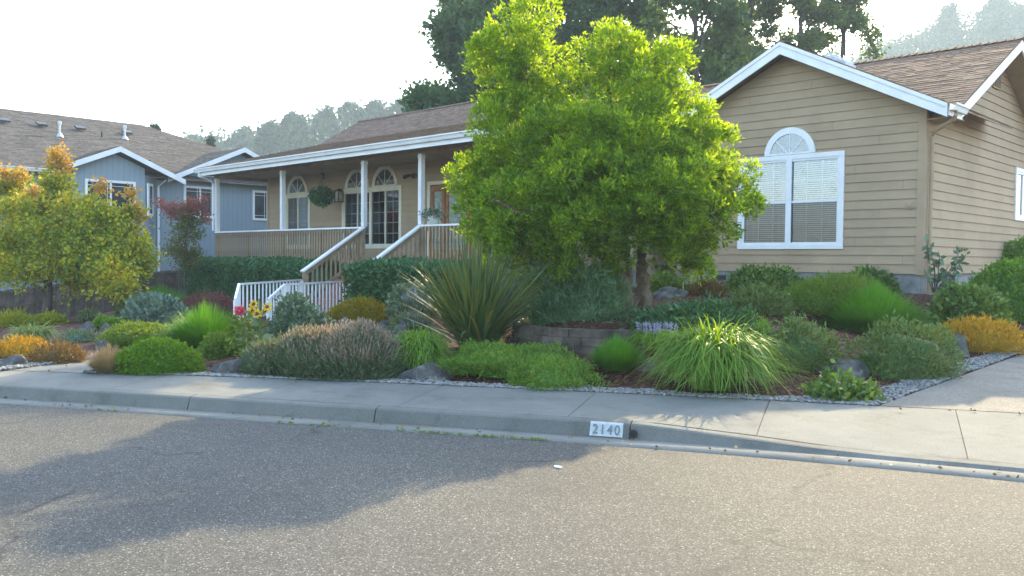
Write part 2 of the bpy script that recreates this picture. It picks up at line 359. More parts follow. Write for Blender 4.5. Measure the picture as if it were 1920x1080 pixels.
# sidewalk panels
sw = MB()
def backpt(x): return np.array([x, float(backy(x))])
cent = CURB
pj = []  # joints as pairs front point, back point
for v in np.arange(-31, 5, 1.52):
    f_ = np.array([v, np.interp(v, CURB[:, 0], CURB[:, 1])]); s = np.interp(v, CURB[:, 0], S); t = tang(s); nn = np.array([-t[1], t[0]])
    f_ = f_+nn*.17; q = f_+nn*1.0
    lo, hi = 0., 3.
    for _ in range(30):
        md = (lo+hi)/2; q = f_+nn*md
        if q[1] < backy(q[0]): lo = md
        else: hi = md
    pj.append((f_, q))
def panel(mb, A, B, C_, D, zf, gap=.0035):
    """A front-left, B front-right, C back-right, D back-left"""
    nu, nv = 8, 4; c = (A+B+C_+D)/4; base = len(mb.v)
    for j in range(nv+1):
        for i in range(nu+1):
            u, v = i/nu, j/nv; uu = u*(1-2*gap/1.5)+gap/1.5; p = (A*(1-uu)+B*uu)*(1-v)+(D*(1-uu)+C_*uu)*v
            mb.v.append((p[0], p[1], zf(p, v)))
    for j in range(nv):
        for i in range(nu):
            a = base+j*(nu+1)+i; mb.f.append((a, a+1, a+nu+2, a+nu+1))
def zside(p, v):
    hh = float(curbh(p[0])); return (hh+.004)*(1-v)+.168*v if hh > .1 else (hh+.004)*(1-v)+.168*v
for (a, d), (b, c) in zip(pj[:-1], pj[1:]): panel(sw, a, b, c, d, zside)
struct(sw.build('sidewalk', CONC))
jb = MB()
for (a, d), (b, c) in zip(pj[:-1], pj[1:]): panel(jb, a, b, c, d, lambda p, v: zside(p, v)-.010, gap=0)
struct(jb.build('sidewalk_joint_surface', JOINT))
# front walk on the left
fwk = MB()
wl = [(-12.45, 3.1), (-12.55, 4.6), (-13.4, 6.2), (-15.2, 8.4), (-18, 10.6), (-19.6, 12.4)]
wr = [(-11.15, 3.95), (-11.5, 4.9), (-12.3, 6.1), (-13.9, 8.0), (-15.9, 9.9), (-17.2, 12.4)]
for k in range(5):
    A, B, C_, D = map(np.array, (wl[k], wr[k], wr[k+1], wl[k+1])); A, B, C_, D = [q.astype(float) for q in (A, B, C_, D)]
    z0 = .166 if k == 0 else .17
    fwk.quad((*A, .17), (*B, .17), (*(C_-(C_-B)*.01), .175+.01*k), (*(D-(D-A)*.01), .175+.01*k))
struct(fwk.build('front_path', CONC))
# driveway
dv = MB()
bx = [x for x in np.linspace(-3.4, 6, 24)]
ysd = [0, .35, .7, 1]
def dz(x, y): return .168+.028*max(0, y-float(backy(x)))
for gx0, gx1 in ((-3.38, 1.6), (1.606, 6)):
    X_ = np.linspace(gx0, gx1, 12)
    for r0, r1 in ((0.004, 4.2), (4.206, 8.5), (8.506, 13), (13.006, 17)):
        Yr = np.linspace(r0, r1, 6); base = len(dv.v)
        for yy in Yr:
            for x in X_:
                y0 = float(backy(x)) if r0 < .1 else 8.8+.0*x
                y = y0+yy+(.02 if r0 < .1 and yy < .1 else 0)
                dv.v.append((x, y, dz(x, y)))
        for j in range(5):
            for i in range(11):
                a = base+j*12+i; dv.f.append((a, a+1, a+13, a+12))
struct(dv.build('driveway', CONCD))
dj = MB(); dj.v = [(-3.4, 8.75, .14), (6, 13.05, .13), (6, 26, .45), (-3.4, 26, .58)]; dj.f = [(0, 1, 2, 3)]
struct(dj.build('driveway_base_surface', JOINT))

# painted house number on the curb
pA = onz(1097, 806, .07); sA = np.interp(pA[0], CURB[:, 0], S)
s0 = float(np.interp(onz(1098, 820, .0)[0], CURB[:, 0], S)); s1 = float(np.interp(onz(1170, 822, .0)[0], CURB[:, 0], S))
mid = sample((s0+s1)/2); t = tang((s0+s1)/2); nn = np.array([t[1], -t[0]])
num = thing('painted_house_number', 'white rectangle with the stencilled grey number 2140 on the kerb face', 'house number', (mid[0], mid[1], .0))
PAINT = surf('kerb_white_paint', (.46, .49, .49), .7, .1, 20, .1, 60, col2=(.30, .32, .31)); PNUM = surf('kerb_grey_paint', (.15, .18, .20), .7, .2, 30)
pm = MB(); L_ = (s1-s0)/2
def face(u, d, z): return (mid[0]+t[0]*u+nn[0]*d, mid[1]+t[1]*u+nn[1]*d, z)
for (d0, z0), (d1, z1) in (((.004, .012), (-.026, .076)), ((-.026, .076), (-.0405, .118)), ((-.0405, .118), (-.058, .1315))):
    pm.quad(face(-L_, d0, z0), face(L_, d0, z0), face(L_, d1, z1), face(-L_, d1, z1))
pm.build('paint_patch', PAINT, num)
fc = bpy.data.curves.new('digits', 'FONT'); fc.body = '2140'; fc.size = .125; fc.align_x = 'CENTER'; fc.align_y = 'CENTER'; fc.space_character = 1.25; fc.offset = .0015; fc.extrude = .0006
fo = bpy.data.objects.new('font_tmp', fc); COL.objects.link(fo)
me_ = bpy.data.meshes.new_from_object(fo.evaluated_get(bpy.context.evaluated_depsgraph_get())); bpy.data.objects.remove(fo)
upv = np.array([-nn[0]*.42, -nn[1]*.42, 1.]); upv /= np.linalg.norm(upv); tx = np.array([t[0], t[1], 0]); nz_ = np.cross(tx, upv)
c0 = np.array(face(0, -.018+.008, .066)); dg = np.array([v.co[:] for v in me_.vertices])
dg = c0+dg[:, :1]*tx*.86+dg[:, 1:2]*upv+dg[:, 2:]*nz_
mesh('number_digits', dg, [list(p.vertices) for p in me_.polygons], PNUM, num)
# drain outlet
dp = onz(1196, 812, .05); s_ = float(np.interp(dp[0], CURB[:, 0], S)); q = sample(s_); t2 = tang(s_); n2 = np.array([t2[1], -t2[0]])
dr = thing('drain_outlet', 'round black drain hole in the kerb face beside the house number', 'drain', (q[0], q[1], .05))
d_ = MB(); a_ = np.array([q[0]-n2[0]*.02, q[1]-n2[1]*.02, .052]); b_ = np.array([q[0]+n2[0]*.012, q[1]+n2[1]*.012, .052])
d_.tube([a_, b_-np.array([n2[0], n2[1], 0])*.008], .036, 20); d_.build('hole', BLACK, dr)  # solid plug, the hole's inner shade put into its black colour
rg = MB(); ang = np.linspace(0, 2*math.pi, 21)
for i in range(20):
    V = []
    for aa in (ang[i], ang[i+1]):
        for rr_ in (.035, .044): V.append((b_[0]+t2[0]*rr_*math.cos(aa)+n2[0]*.003, b_[1]+t2[1]*rr_*math.cos(aa)+n2[1]*.003, .052+rr_*math.sin(aa)))
    rg.add(V, [(0, 1, 3, 2)])
rg.build('rim', surf('drain_rim', (.07, .065, .06), .8), dr)


# ================================================================== THE BEIGE HOUSE
EXPO = .178
def siding(mb, kind, c, a0, a1, z0, z1, holes=(), lim=None, sgn=1):
    """lapped boards; kind 'Y' faces -Y at y=c, kind 'X' faces +X at x=c"""
    def pt(a, z, off): return (a, c-off, z) if kind == 'Y' else (c+off, a, z)
    lim = lim or (lambda z: (a0, a1))
    zs = sorted(set([round(z, 4) for z in np.arange(z0, z1+1e-6, EXPO)]+[z1]+[h[2] for h in holes if z0 < h[2] < z1]+[h[3] for h in holes if z0 < h[3] < z1]))
    for za, zb in zip(zs[:-1], zs[1:]):
        if zb-za < 1e-4: continue
        k = math.floor((za-z0)/EXPO+1e-4); fa = (za-(z0+k*EXPO))/EXPO; fb = (zb-(z0+k*EXPO))/EXPO
        oa, ob = .026*(1-fa)+.004*fa, .026*(1-fb)+.004*fb
        la, ra = lim(za); lb, rb = lim(zb)
        if ra-la < .02: continue
        hs = sorted([(h[0], h[1]) for h in holes if h[2] <= za+1e-4 and h[3] >= zb-1e-4])
        cur = 'L'; segs = []; st = None
        for h0, h1 in hs: segs.append((st, h0)); st = h1
        segs.append((st, None))
        sp_ = []
        for s, e in segs:                                       # boards end in butt joints
            lo = la if s is None else s; hi = ra if e is None else e; j = a0+((k*1.37) % 3.66)
            cur_ = s
            while j < hi-.2:
                if j > lo+.2: sp_.append((cur_, j-.0015)); cur_ = j+.0015
                j += 3.66
            sp_.append((cur_, e))
        for s, e in sp_:
            A, D = (la, lb) if s is None else (s, s); B, C_ = (ra, rb) if e is None else (e, e)
            if rb-lb < 0: C_ = D = (lb+rb)/2
            mb.quad(pt(A, za, oa), pt(B, za, oa), pt(C_, zb, ob), pt(D, zb, ob))
            if fa < .01: mb.quad(pt(A, za, -.012), pt(B, za, -.012), pt(B, za, oa), pt(A, za, oa))

def shingles(mb, fn, length, slope_len, expo=.14, tab=.32, thick=.011, lim=None):
    """fn(a, s, h): point at distance a along the eave, s up the slope, h above the deck"""
    rows_ = int(slope_len/expo)
    for i in range(rows_+1):
        s0, s1 = i*expo, min((i+1)*expo+.02, slope_len)
        a_lo, a_hi = lim(s0) if lim else (0, length)
        a = a_lo-rng.uniform(0, tab)
        while a < a_hi:
            b = a+tab*rng.uniform(.45, 1.25); A, B = max(a, a_lo), min(b, a_hi); a = b
            if B-A < .01: continue
            th = thick*rng.uniform(.75, 1.7); ds = rng.uniform(-.012, .012)
            p = [fn(A, max(s0+ds, -.03), th), fn(B, max(s0+ds, -.03), th), fn(B, s1, .004), fn(A, s1, .004)]
            q = [fn(A, max(s0+ds, -.03), 0), fn(B, max(s0+ds, -.03), 0)]
            mb.add(p+q, [(0, 1, 2, 3), (4, 5, 1, 0), (4, 0, 3), (1, 5, 2)])

house = thing('beige_house', 'single storey beige lap-sided house with white trim, brown shingle roof and covered porch', 'house', (-12, 17, 1))
CX, GZ, GS = -8.53, 6.08, .5            # front gable axis, top, slope
def glim(z):
    hw = (GZ-.16-z)/GS; return (max(-11.2, CX-hw), min(-5.82, CX+hw))
s1_ = MB()
gw = (-9.56, -7.42, 1.96, 3.72)
siding(s1_, 'Y', 17.05, -11.2, -5.82, 1.39, GZ-.16, [gw], glim)
wall_f = s1_.build('wall', TAN, house)
def slim(z):
    lo = 21.3-(6.47-.14-z)/GS; hi = 21.3+(6.47-.14-z)/GS; return (max(17.05, lo), min(25.5, hi))
s2 = MB(); sw_ = (23.1, 24.3, 2.72, 3.78)
siding(s2, 'X', -5.82, 17.05, 25.5, 1.39, 6.33, [sw_], slim); s2.build('wall', TAN, house)
s3 = MB()
PW = 16.45
W1 = (-26.86, -25.5, 2.0, 3.70); W2 = (-23.45, -20.6, 2.0, 3.70); DR = (-19.2, -16.9, 1.56, 3.72)
siding(s3, 'Y', PW, -28.15, -12.0, 1.39, 4.46, [W1, W2, DR]); s3.build('wall', TAN, house)
# plain walls that close the building (sides and back out of view)
bk = MB()
bk.box(-28.15, -28.1, PW+.03, 25.4, .6, 5.0); bk.box(-28.1, -5.85, 25.35, 25.45, .6, 4.4)
bk.box(-12.1, -12.02, PW+.03, 17.9, .6, 4.4); bk.box(-12.0, -11.2, 17.9, 17.98, .6, 4.4); bk.box(-11.25, -11.2, 17.1, 17.95, .6, 4.4)
bk.prism([(-28.12, 16.5, 4.5), (-28.12, 25.4, 4.5), (-28.12, 20.7, 6.8)], (.04, 0, 0))
bk.prism([(-12.06, 14.5, 4.43), (-12.06, 14.5, 4.70), (-12.06, 18.7, 5.82), (-12.06, 18.7, 4.43)], (-.03, 0, 0))
bk.build('outer_wall', TAN, house)
# floor and ceiling inside so rooms stay dark
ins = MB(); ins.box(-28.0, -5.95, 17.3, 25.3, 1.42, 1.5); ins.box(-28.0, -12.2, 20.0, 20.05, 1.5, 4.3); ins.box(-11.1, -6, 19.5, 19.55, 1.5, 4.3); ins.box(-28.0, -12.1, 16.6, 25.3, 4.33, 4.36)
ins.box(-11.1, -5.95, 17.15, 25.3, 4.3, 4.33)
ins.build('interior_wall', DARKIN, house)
# corner boards
cbm = MB(); cbm.box(-5.93, -5.785, 17.01, 17.05, 1.37, 4.55); cbm.box(-5.822, -5.783, 17.052, 17.17, 1.37, 4.5); cbm.build('corner_board', TAN, house)
cbm = MB(); cbm.box(-28.17, -28.06, PW-.04, PW, 1.37, 4.4); cbm.build('corner_board', TAN, house)
# foundation and vents
fd = MB(); fd.box(-11.2, -5.84, 17.06, 17.2, .3, 1.385); fd.box(-5.98, -5.84, 17.2, 25.4, .3, 1.385); fd.box(-28.1, -12.0, PW+.02, PW+.15, -.2, 1.385)
fd.build('foundation', FOUND, house)
for a in (-10.1, -6.6):
    v = MB(); v.box(a-.2, a+.2, 17.03, 17.058, 1.16, 1.32); fr = v.build('foundation_vent', surf('vent_grey', (.18, .18, .18), .7), house)
    v = MB(); v.box(a-.17, a+.17, 17.022, 17.029, 1.19, 1.29); v.build('screen', DARKIN, fr)

# ---- windows
def window(label, kind, c, hole, tw, units, cross, blinds, matT, scr=False, sash=True, sill=True, arch=None, blindgap=.035):
    a0, a1, z0, z1 = hole
    def bx_(mb, a, b, o0, o1, z, zz):
        if kind == 'Y': mb.box(a, b, c-o1, c-o0, z, zz)
        else: mb.box(c+o0, c+o1, a, b, z, zz)
    t = MB()
    bx_(t, a0-tw, a0, .0, .045, z0-tw, z1+tw); bx_(t, a1, a1+tw, 0, .045, z0-tw, z1+tw)
    bx_(t, a0, a1, 0, .045, z1, z1+tw); bx_(t, a0, a1, 0, .045, z0-tw, z0)
    win = t.build('window', matT, house)
    if label: win['label'] = label
    nU = len(units); U = (a1-a0)/nU
    for k, u in enumerate(units):
        ua, ub = a0+U*k, a0+U*(k+1)
        fr = MB(); fw_ = .045
        bx_(fr, ua, ua+fw_, -.05, .028, z0, z1); bx_(fr, ub-fw_, ub, -.05, .028, z0, z1); bx_(fr, ua+fw_, ub-fw_, -.05, .028, z1-fw_, z1); bx_(fr, ua+fw_, ub-fw_, -.05, .028, z0, z0+fw_)
        if k < nU-1 and u.get('mull'): bx_(fr, ub-.06, ub+.06, .028, .047, z0, z1)
        A, B, zA, zB = ua+fw_, ub-fw_, z0+fw_, z1-fw_
        if u['type'] == 'hung':
            zm = (zA+zB)/2; bx_(fr, A, B, -.045, .02, zm-.025, zm+.025); panes = [(A, B, zm+.025, zB, 0), (A, B, zA, zm-.025, 1)]
        elif u['type'] == 'slide':
            am = (A+B)/2; bx_(fr, am-.025, am+.025, -.045, .02, zA, zB); panes = [(A, am-.025, zA, zB, 1), (am+.025, B, zA, zB, 0)]
        else: panes = [(A, B, zA, zB, 0)]
        fo_ = fr.build('frame', METALW if matT is WHITE else CREAM, win)
        mn = MB()
        for (pa, pb, pz, pzz, sc_) in panes:
            nc, nr = u['grid']; mw = .010
            for i in range(1, nc): x = pa+(pb-pa)*i/nc; bx_(mn, x-mw, x+mw, -.028, -.016, pz, pzz)
            for i in range(1, nr):
                z = pz+(pzz-pz)*i/nr; bx_(mn, pa, pb, -.027, -.017, z-mw, z+mw)
            for i in u.get('hz', []): z = pzz-i; bx_(mn, pa, pb, -.027, -.017, z-mw, z+mw)
            g = MB(); o = -.008
            if kind == 'Y': g.quad((pa, c-o, pz), (pb, c-o, pz), (pb, c-o, pzz), (pa, c-o, pzz))
            else: g.quad((c+o, pa, pz), (c+o, pb, pz), (c+o, pb, pzz), (c+o, pa, pzz))
            g.build('pane', SCREEN if (sc_ and scr) else GLASS, win)
        if mn.v: mn.build('glazing_bar', METALW if matT is WHITE else CREAM, win)
        if blinds:
            bl = MB(); z = zA+.01
            while z < zB-.03:
                if kind == 'Y': bl.quad((A, c+blindgap, z), (B, c+blindgap, z), (B, c+blindgap+.022, z+.030), (A, c+blindgap+.022, z+.030))
                else: bl.quad((c-blindgap, A, z), (c-blindgap, B, z), (c-blindgap-.022, B, z+.03), (c-blindgap-.022, A, z+.03))
                z += .042
            for f_ in (.2, .8):
                x = A+(B-A)*f_
                if kind == 'Y': bl.box(x-.004, x+.004, c+blindgap-.004, c+blindgap-.001, zA, zB)
            bl.build('blind', BLIND, win)
    if arch:
        ac, ar, at_, az = arch
        n_ = 20; th = np.linspace(0, math.pi, n_+1)
        rg_ = MB(); V = []
        for i in range(n_):
            P = []
            for tt in (th[i], th[i+1]):
                for rr_, o in ((ar, 0), (ar, .05), (ar+at_, .05), (ar+at_, 0)):
                    a_, z_ = ac+rr_*math.cos(tt), az+rr_*math.sin(tt)
                    P.append((a_, c-o, z_) if kind == 'Y' else (c+o, a_, z_))
            rg_.add(P, [(0, 1, 5, 4), (1, 2, 6, 5), (2, 3, 7, 6)])
        rg_.build('arch_trim', matT, win)
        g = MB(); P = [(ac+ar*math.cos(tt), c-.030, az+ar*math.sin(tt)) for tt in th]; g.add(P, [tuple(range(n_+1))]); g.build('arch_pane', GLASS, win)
        g = MB(); P = [(ac+ar*math.cos(tt), c-.0275, az+ar*math.sin(tt)) for tt in th]; g.add(P, [tuple(range(n_+1))]); g.build('arch_backing', surf('painted_room_dark', (.10, .10, .10), .9), win)  # opaque sheet over the siding, room darkness put into its colour
        mn = MB()
        for dg in (45, 90, 135): mn.bar((ac, c-.034, az), (ac+ar*math.cos(R(dg)), c-.034, az+ar*math.sin(R(dg))), .02, .01, (0, 1, 0))
        mn.box(ac-ar, ac+ar, c-.045, c-.031, az, az+.035)
        mn.build('glazing_bar', METALW if matT is WHITE else CREAM, win)
    return win
window('wide double window with closed blinds and a white half round above', 'Y', 17.05, gw, .095, [dict(type='hung', grid=(3, 2), mull=1), dict(type='hung', grid=(3, 2))], 0, True, WHITE, scr=True, arch=(-8.49, .43, .13, 3.822))
window('white side window near the right edge', 'X', -5.82, sw_, .09, [dict(type='slide', grid=(1, 1))], 0, True, WHITE)
window('narrow porch window with a half round above and lowered blinds', 'Y', PW, W1, .10, [dict(type='slide', grid=(2, 4))], 0, True, CREAM, scr=True, arch=(-26.18, .50, .13, 3.805))
w2 = window('double porch window with two half rounds above', 'Y', PW, W2, .10, [dict(type='slide', grid=(2, 5), mull=1), dict(type='slide', grid=(2, 5))], 0, False, CREAM, scr=True, arch=(-21.32, .50, .13, 3.805))
def arch_only(win, c, ac, ar, at_, az, matT):
    th = np.linspace(0, math.pi, 21); rg_ = MB()
    for i in range(20):
        P = []
        for tt in (th[i], th[i+1]):
            for rr_, o in ((ar, 0), (ar, .05), (ar+at_, .05), (ar+at_, 0)): P.append((ac+rr_*math.cos(tt), c-o, az+rr_*math.sin(tt)))
        rg_.add(P, [(0, 1, 5, 4), (1, 2, 6, 5), (2, 3, 7, 6)])
    rg_.build('arch_trim', matT, win)
    g = MB(); g.add([(ac+ar*math.cos(tt), c-.030, az+ar*math.sin(tt)) for tt in th], [tuple(range(21))]); g.build('arch_pane', GLASS, win)
    g = MB(); g.add([(ac+ar*math.cos(tt), c-.0275, az+ar*math.sin(tt)) for tt in th], [tuple(range(21))]); g.build('arch_backing', surf('painted_room_dark', (.10, .10, .10), .9), win)  # same opaque sheet, painted dark as an unlit room
    mn = MB()
    for dg in (45, 90, 135): mn.bar((ac, c-.034, az), (ac+ar*math.cos(R(dg)), c-.034, az+ar*math.sin(R(dg))), .02, .01, (0, 1, 0))
    mn.box(ac-ar, ac+ar, c-.045, c-.031, az, az+.035); mn.build('glazing_bar', matT, win)
arch_only(w2, PW, -22.75, .50, .13, 3.805, CREAM)
# ---- front door with sidelight
dt = MB(); a0, a1, z0, z1 = DR
dt.box(a0-.11, a0, PW-.045, PW, z0, z1+.1); dt.box(a0, a1, PW-.045, PW, z1, z1+.1); dt.box(a1, a1+.11, PW-.045, PW, z0, z1+.1)
door = dt.build('door', CREAM, house); door['label'] = 'brown wooden front door with glass panels and side light'
dl = MB()
for (x0, x1) in ((a0+.02, a0+.62), (a0+.66, a0+1.62), (a0+1.66, a1-.02)):
    t_ = .13
    dl.box(x0, x0+t_, PW-.02, PW+.03, z0, z1-.02); dl.box(x1-t_, x1, PW-.02, PW+.03, z0, z1-.02); dl.box(x0+t_, x1-t_, PW-.02, PW+.03, z1-.2, z1-.02); dl.box(x0+t_, x1-t_, PW-.02, PW+.03, z0, z0+.3)
dl.build('door_leaf', DOORW, door)
for (x0, x1) in ((a0+.15, a0+.49), (a0+.79, a0+1.49), (a0+1.79, a1-.15)):
    g = MB(); g.quad((x0, PW, z0+.3), (x1, PW, z0+.3), (x1, PW, z1-.2), (x0, PW, z1-.2)); g.build('door_pane', surf('frosted_glass', (.30, .36, .30), .25, .3, 9), door)
k_ = MB(); k_.tube([(a0+.72, PW-.03, 2.45), (a0+.72, PW-.09, 2.45), (a0+.80, PW-.09, 2.45)], .012, 8); k_.build('handle', BLACK, door)

# ---- roofs
def slope_fn(p0, along, up):
    p0 = np.array(p0, float); along = np.array(along, float); up = np.array(up, float); up /= np.linalg.norm(up); along /= np.linalg.norm(along); nrm = np.cross(along, up)
    if nrm[2] < 0: nrm = -nrm
    return lambda a, s, h: tuple(p0+along*a+up*s+nrm*h)
def deckslab(mb, p0, along, L, up, Sl, th=.03):
    f_ = slope_fn(p0, along, up); c_ = [f_(a, s, -.002) for a, s in ((0, 0), (L, 0), (L, Sl), (0, Sl))]
    mb.prism(c_, (0, 0, -th))
def roof(name, parts, mat, parent=house, expo=.14, tab=.32):
    mb = MB(); dk = MB()
    for (p0, along, L, up, Sl, lm) in parts:
        shingles(mb, slope_fn(p0, along, up), L, Sl, expo, tab, lim=lm)
        if lm is None: deckslab(dk, p0, along, L, up, Sl)
        else:
            f_ = slope_fn(p0, along, up); l0, r0_ = lm(0); l1, r1_ = lm(Sl)
            dk.prism([f_(l0, 0, -.002), f_(r0_, 0, -.002), f_(r1_, Sl, -.002), f_(l1, Sl, -.002)], (0, 0, -.03))
    o = mb.build(name, mat, parent); dk.build('roof_deck', SOFFIT, o); return o
sl_ = math.hypot(1, .5)
# front gable: right slope and left slope
roof('roof', [((-5.27, 16.6, GZ-.5*3.26), (0, 1, 0), 4.0, (-1, 0, .5), 3.26*sl_, None),
              ((-11.79, 16.6, GZ-.5*3.26), (0, 1, 0), 4.0, (1, 0, .5), 3.26*sl_, None)], SHING)
# wing: front slope and back slope
rw = roof('roof', [((-13.7, 17.38, 6.47-.5*3.92), (1, 0, 0), 8.4, (0, 1, .5), 3.92*sl_, None),
                   ((-13.7, 25.3, 6.47-.5*4.0), (1, 0, 0), 8.4, (0, -1, .5), 4.0*sl_, None)], SHING)
# porch roof, shallower, and main roof above it
up1 = (0, 4.84, 1.27); up2 = (0, 1.96, 1.14)
roof('roof', [((-28.5, 13.9, 4.60), (1, 0, 0), 16.6, up1, math.hypot(4.84, 1.27), None),
              ((-28.5, 18.74, 5.87), (1, 0, 0), 14.9, up2, math.hypot(1.96, 1.14), None),
              ((-28.5, 25.7, 7.01-.58*5.0), (1, 0, 0), 14.9, (0, -5.0, 2.9), math.hypot(5.0, 2.9), None)], SHING)
# ridge caps
rc = MB()
def ridgecap(mb, p, q, wd=.14):
    p = np.array(p, float); q = np.array(q, float); d = q-p; L = np.linalg.norm(d); d /= L; sd = np.cross(d, (0, 0, 1)); k = int(L/.17)
    for i in range(k):
        a = p+d*(i*.17); b = a+d*.19; h0, h1 = .028+rng.uniform(0, .012), .012
        V = [a+sd*wd+(0, 0, h0-wd*.5), a+np.array((0, 0, h0)), a-sd*wd+(0, 0, h0-wd*.5), b+sd*wd+(0, 0, h1-wd*.5), b+np.array((0, 0, h1)), b-sd*wd+(0, 0, h1-wd*.5)]
        mb.add(V, [(0, 1, 4, 3), (1, 2, 5, 4), (0, 2, 1)])
ridgecap(rc, (-5.28, 21.3, 6.485), (-13.7, 21.3, 6.485)); rc.build('ridge_cap', SHING, house); rc = MB(); ridgecap(rc, (CX, 16.6, GZ+.015), (CX, 20.6, GZ+.015)); rc.build('ridge_cap', SHING, house); rc = MB(); ridgecap(rc, (-28.5, 20.7, 7.02), (-13.6, 20.7, 7.02))
rc.build('ridge_cap', SHING, house)
# white rake boards
def rake(mb, kind, c, p, q, depth, th, off=0):
    """vertical board following a sloped line; p,q = (a,z) of the top edge"""
    def pt(a, z, o): return (a, c-o, z) if kind == 'Y' else (c+o, a, z)
    mb.prism([pt(p[0], p[1], off), pt(q[0], q[1], off), pt(q[0], q[1]-depth, off), pt(p[0], p[1]-depth, off)], (0, -th, 0) if kind == 'Y' else (th, 0, 0))
rk = MB(); zt = GZ-.012
rake(rk, 'Y', 16.62, (CX, zt), (-5.30, zt-.5*3.23), .245, .03); rake(rk, 'Y', 16.62, (-11.76, zt-.5*3.23), (CX, zt), .245, .03)
rake(rk, 'Y', 16.59, (CX, zt), (-5.30, zt-.5*3.23), .075, .02); rake(rk, 'Y', 16.59, (-11.76, zt-.5*3.23), (CX, zt), .075, .02)
rk.build('rake_board', WHITE, house)
rk = MB(); zt = 6.455
rake(rk, 'X', -5.33, (17.36, zt-.5*3.94), (21.3, zt), .23, .03); rake(rk, 'X', -5.33, (21.3, zt), (25.3, zt-.5*4.0), .23, .03)
rk.build('rake_board', WHITE, house)
rk = MB(); rake(rk, 'X', -13.6, (18.74, 5.85), (20.7, 6.99), .2, .03); rake(rk, 'X', -13.6, (20.7, 6.99), (25.7, 4.09), .2, .03)
rk.prism([(-13.62, 18.9, 5.6), (-13.62, 20.7, 6.8), (-13.62, 24, 4.9), (-13.62, 18.9, 4.9)], (-.02, 0, 0))
rk.build('rake_board', WHITE, house)
# soffits under the gable overhangs
sf = MB()
sf.prism([(CX, 16.65, GZ-.06), (-5.33, 16.65, GZ-.06-.5*3.2), (-5.33, 16.65, GZ-.09-.5*3.2), (CX, 16.65, GZ-.09)], (0, .41, 0))
sf.prism([(CX, 16.65, GZ-.06), (-11.73, 16.65, GZ-.06-.5*3.2), (-11.73, 16.65, GZ-.09-.5*3.2), (CX, 16.65, GZ-.09)], (0, .41, 0))
sf.box(-5.8, -5.31, 17.0, 17.6, 4.25, 4.27)
sf.prism([(-5.79, 17.5, 4.42), (-5.79, 21.3, 6.33), (-5.79, 25.2, 4.38), (-5.79, 25.2, 4.35), (-5.79, 21.3, 6.30), (-5.79, 17.5, 4.39)], (.45, 0, 0))
sf.build('soffit', SOFFIT, house)
sf = MB(); sf.box(-28.42, -12.1, 13.98, PW-.03, 4.40, 4.43); sf.build('soffit', SOFFIT, house)
# gutters (open K shape) and fascia
def gutter(name, p, q, out, z, parent=house, mat=WHITE):
    """trough from p to q (x,y); out = outward direction"""
    p = np.array(p, float); q = np.array(q, float); o = np.array(out, float)
    pr = [(0, .125), (0, 0), (.07, 0), (.085, .04), (.10, .075), (.125, .095), (.125, .125), (.117, .125), (.117, .098), (.092, .078), (.062, .012), (.008, .012), (.008, .125)]
    V = []
    for c_ in (p, q):
        for d, h_ in pr: V.append((*(c_+o*d), z+h_))
    n_ = len(pr); mb = MB(); mb.add(V, [(i, (i+1) % n_, n_+(i+1) % n_, n_+i) for i in range(n_)]+[tuple(range(n_)), tuple(range(n_, 2*n_))])
    return mb.build(name, mat, parent)
gutter('gutter', (-28.52, 13.93), (-12.0, 13.93), (0, -1), 4.455)
gutter('gutter', (-5.27, 16.62), (-5.27, 17.36), (1, 0), 4.33)
fb = MB(); fb.box(-28.42, -12.0, 13.935, 13.96, 4.34, 4.60); fb.box(-28.44, -28.42, 13.96, 18.0, 4.38, 4.46); fb.box(-5.30, -5.275, 16.65, 17.36, 4.24, 4.44); fb.build('fascia', WHITE, house)
rk = MB(); rake(rk, 'X', -28.55, (13.9, 4.60), (18.74, 5.865), .16, .03); rake(rk, 'X', -28.55, (18.74, 5.865), (20.7, 7.0), .18, .03); rk.build('rake_board', WHITE, house)
def pipe(name, P, r_, mat, parent=house, n=8):
    mb = MB(); mb.tube(P, r_, n); return mb.build(name, mat, parent, smooth=False)
pipe('downspout', [(-5.2, 16.74, 4.33), (-5.2, 16.74, 4.25), (-5.24, 16.8, 4.19), (-5.68, 17.13, 4.05), (-5.73, 17.17, 3.95), (-5.73, 17.17, 2.5), (-5.73, 17.17, .85)], .038, TAN)
pipe('downspout', [(-28.2, 13.86, 4.45), (-28.2, 13.86, 4.33), (-28.2, 14.3, 4.2), (-28.22, 14.38, 4.1), (-28.22, 14.38, 2.5)], .04, METALW)
# porch beam and posts
bm_ = MB(); bm_.box(-28.25, -12.1, 14.43, 14.58, 4.30, 4.40); bm_.box(-28.25, -28.1, 14.58, PW-.05, 4.30, 4.40); bm_.build('porch_beam', BROWN, house)
PX = [-28.17, -23.96, -19.75, -17.3, -13.4]
for x in PX:
    pb = MB(); pb.box(x-.062, x+.062, 14.44, 14.565, 2.48, 4.29)
    for dx in (-.035, 0, .035): pb.box(x+dx-.009, x+dx+.009, 14.432, 14.44, 2.6, 4.2)
    pb.box(x-.075, x+.075, 14.43, 14.575, 4.2, 4.24)
    pb.build('porch_post', WHITE, house)
# deck and skirt
dk = MB(); dk.box(-28.25, -12.1, 14.40, PW, 1.46, 1.55); dk.build('porch_deck', TANW, house)
dk = MB(); dk.box(-28.22, -19.82, 14.42, 14.46, -.1, 1.459); dk.box(-17.2, -12.3, 14.42, 14.46, -.1, 1.459); dk.box(-28.22, -28.18, 14.46, PW, -.1, 1.459); dk.build('porch_skirt', TANW, house)
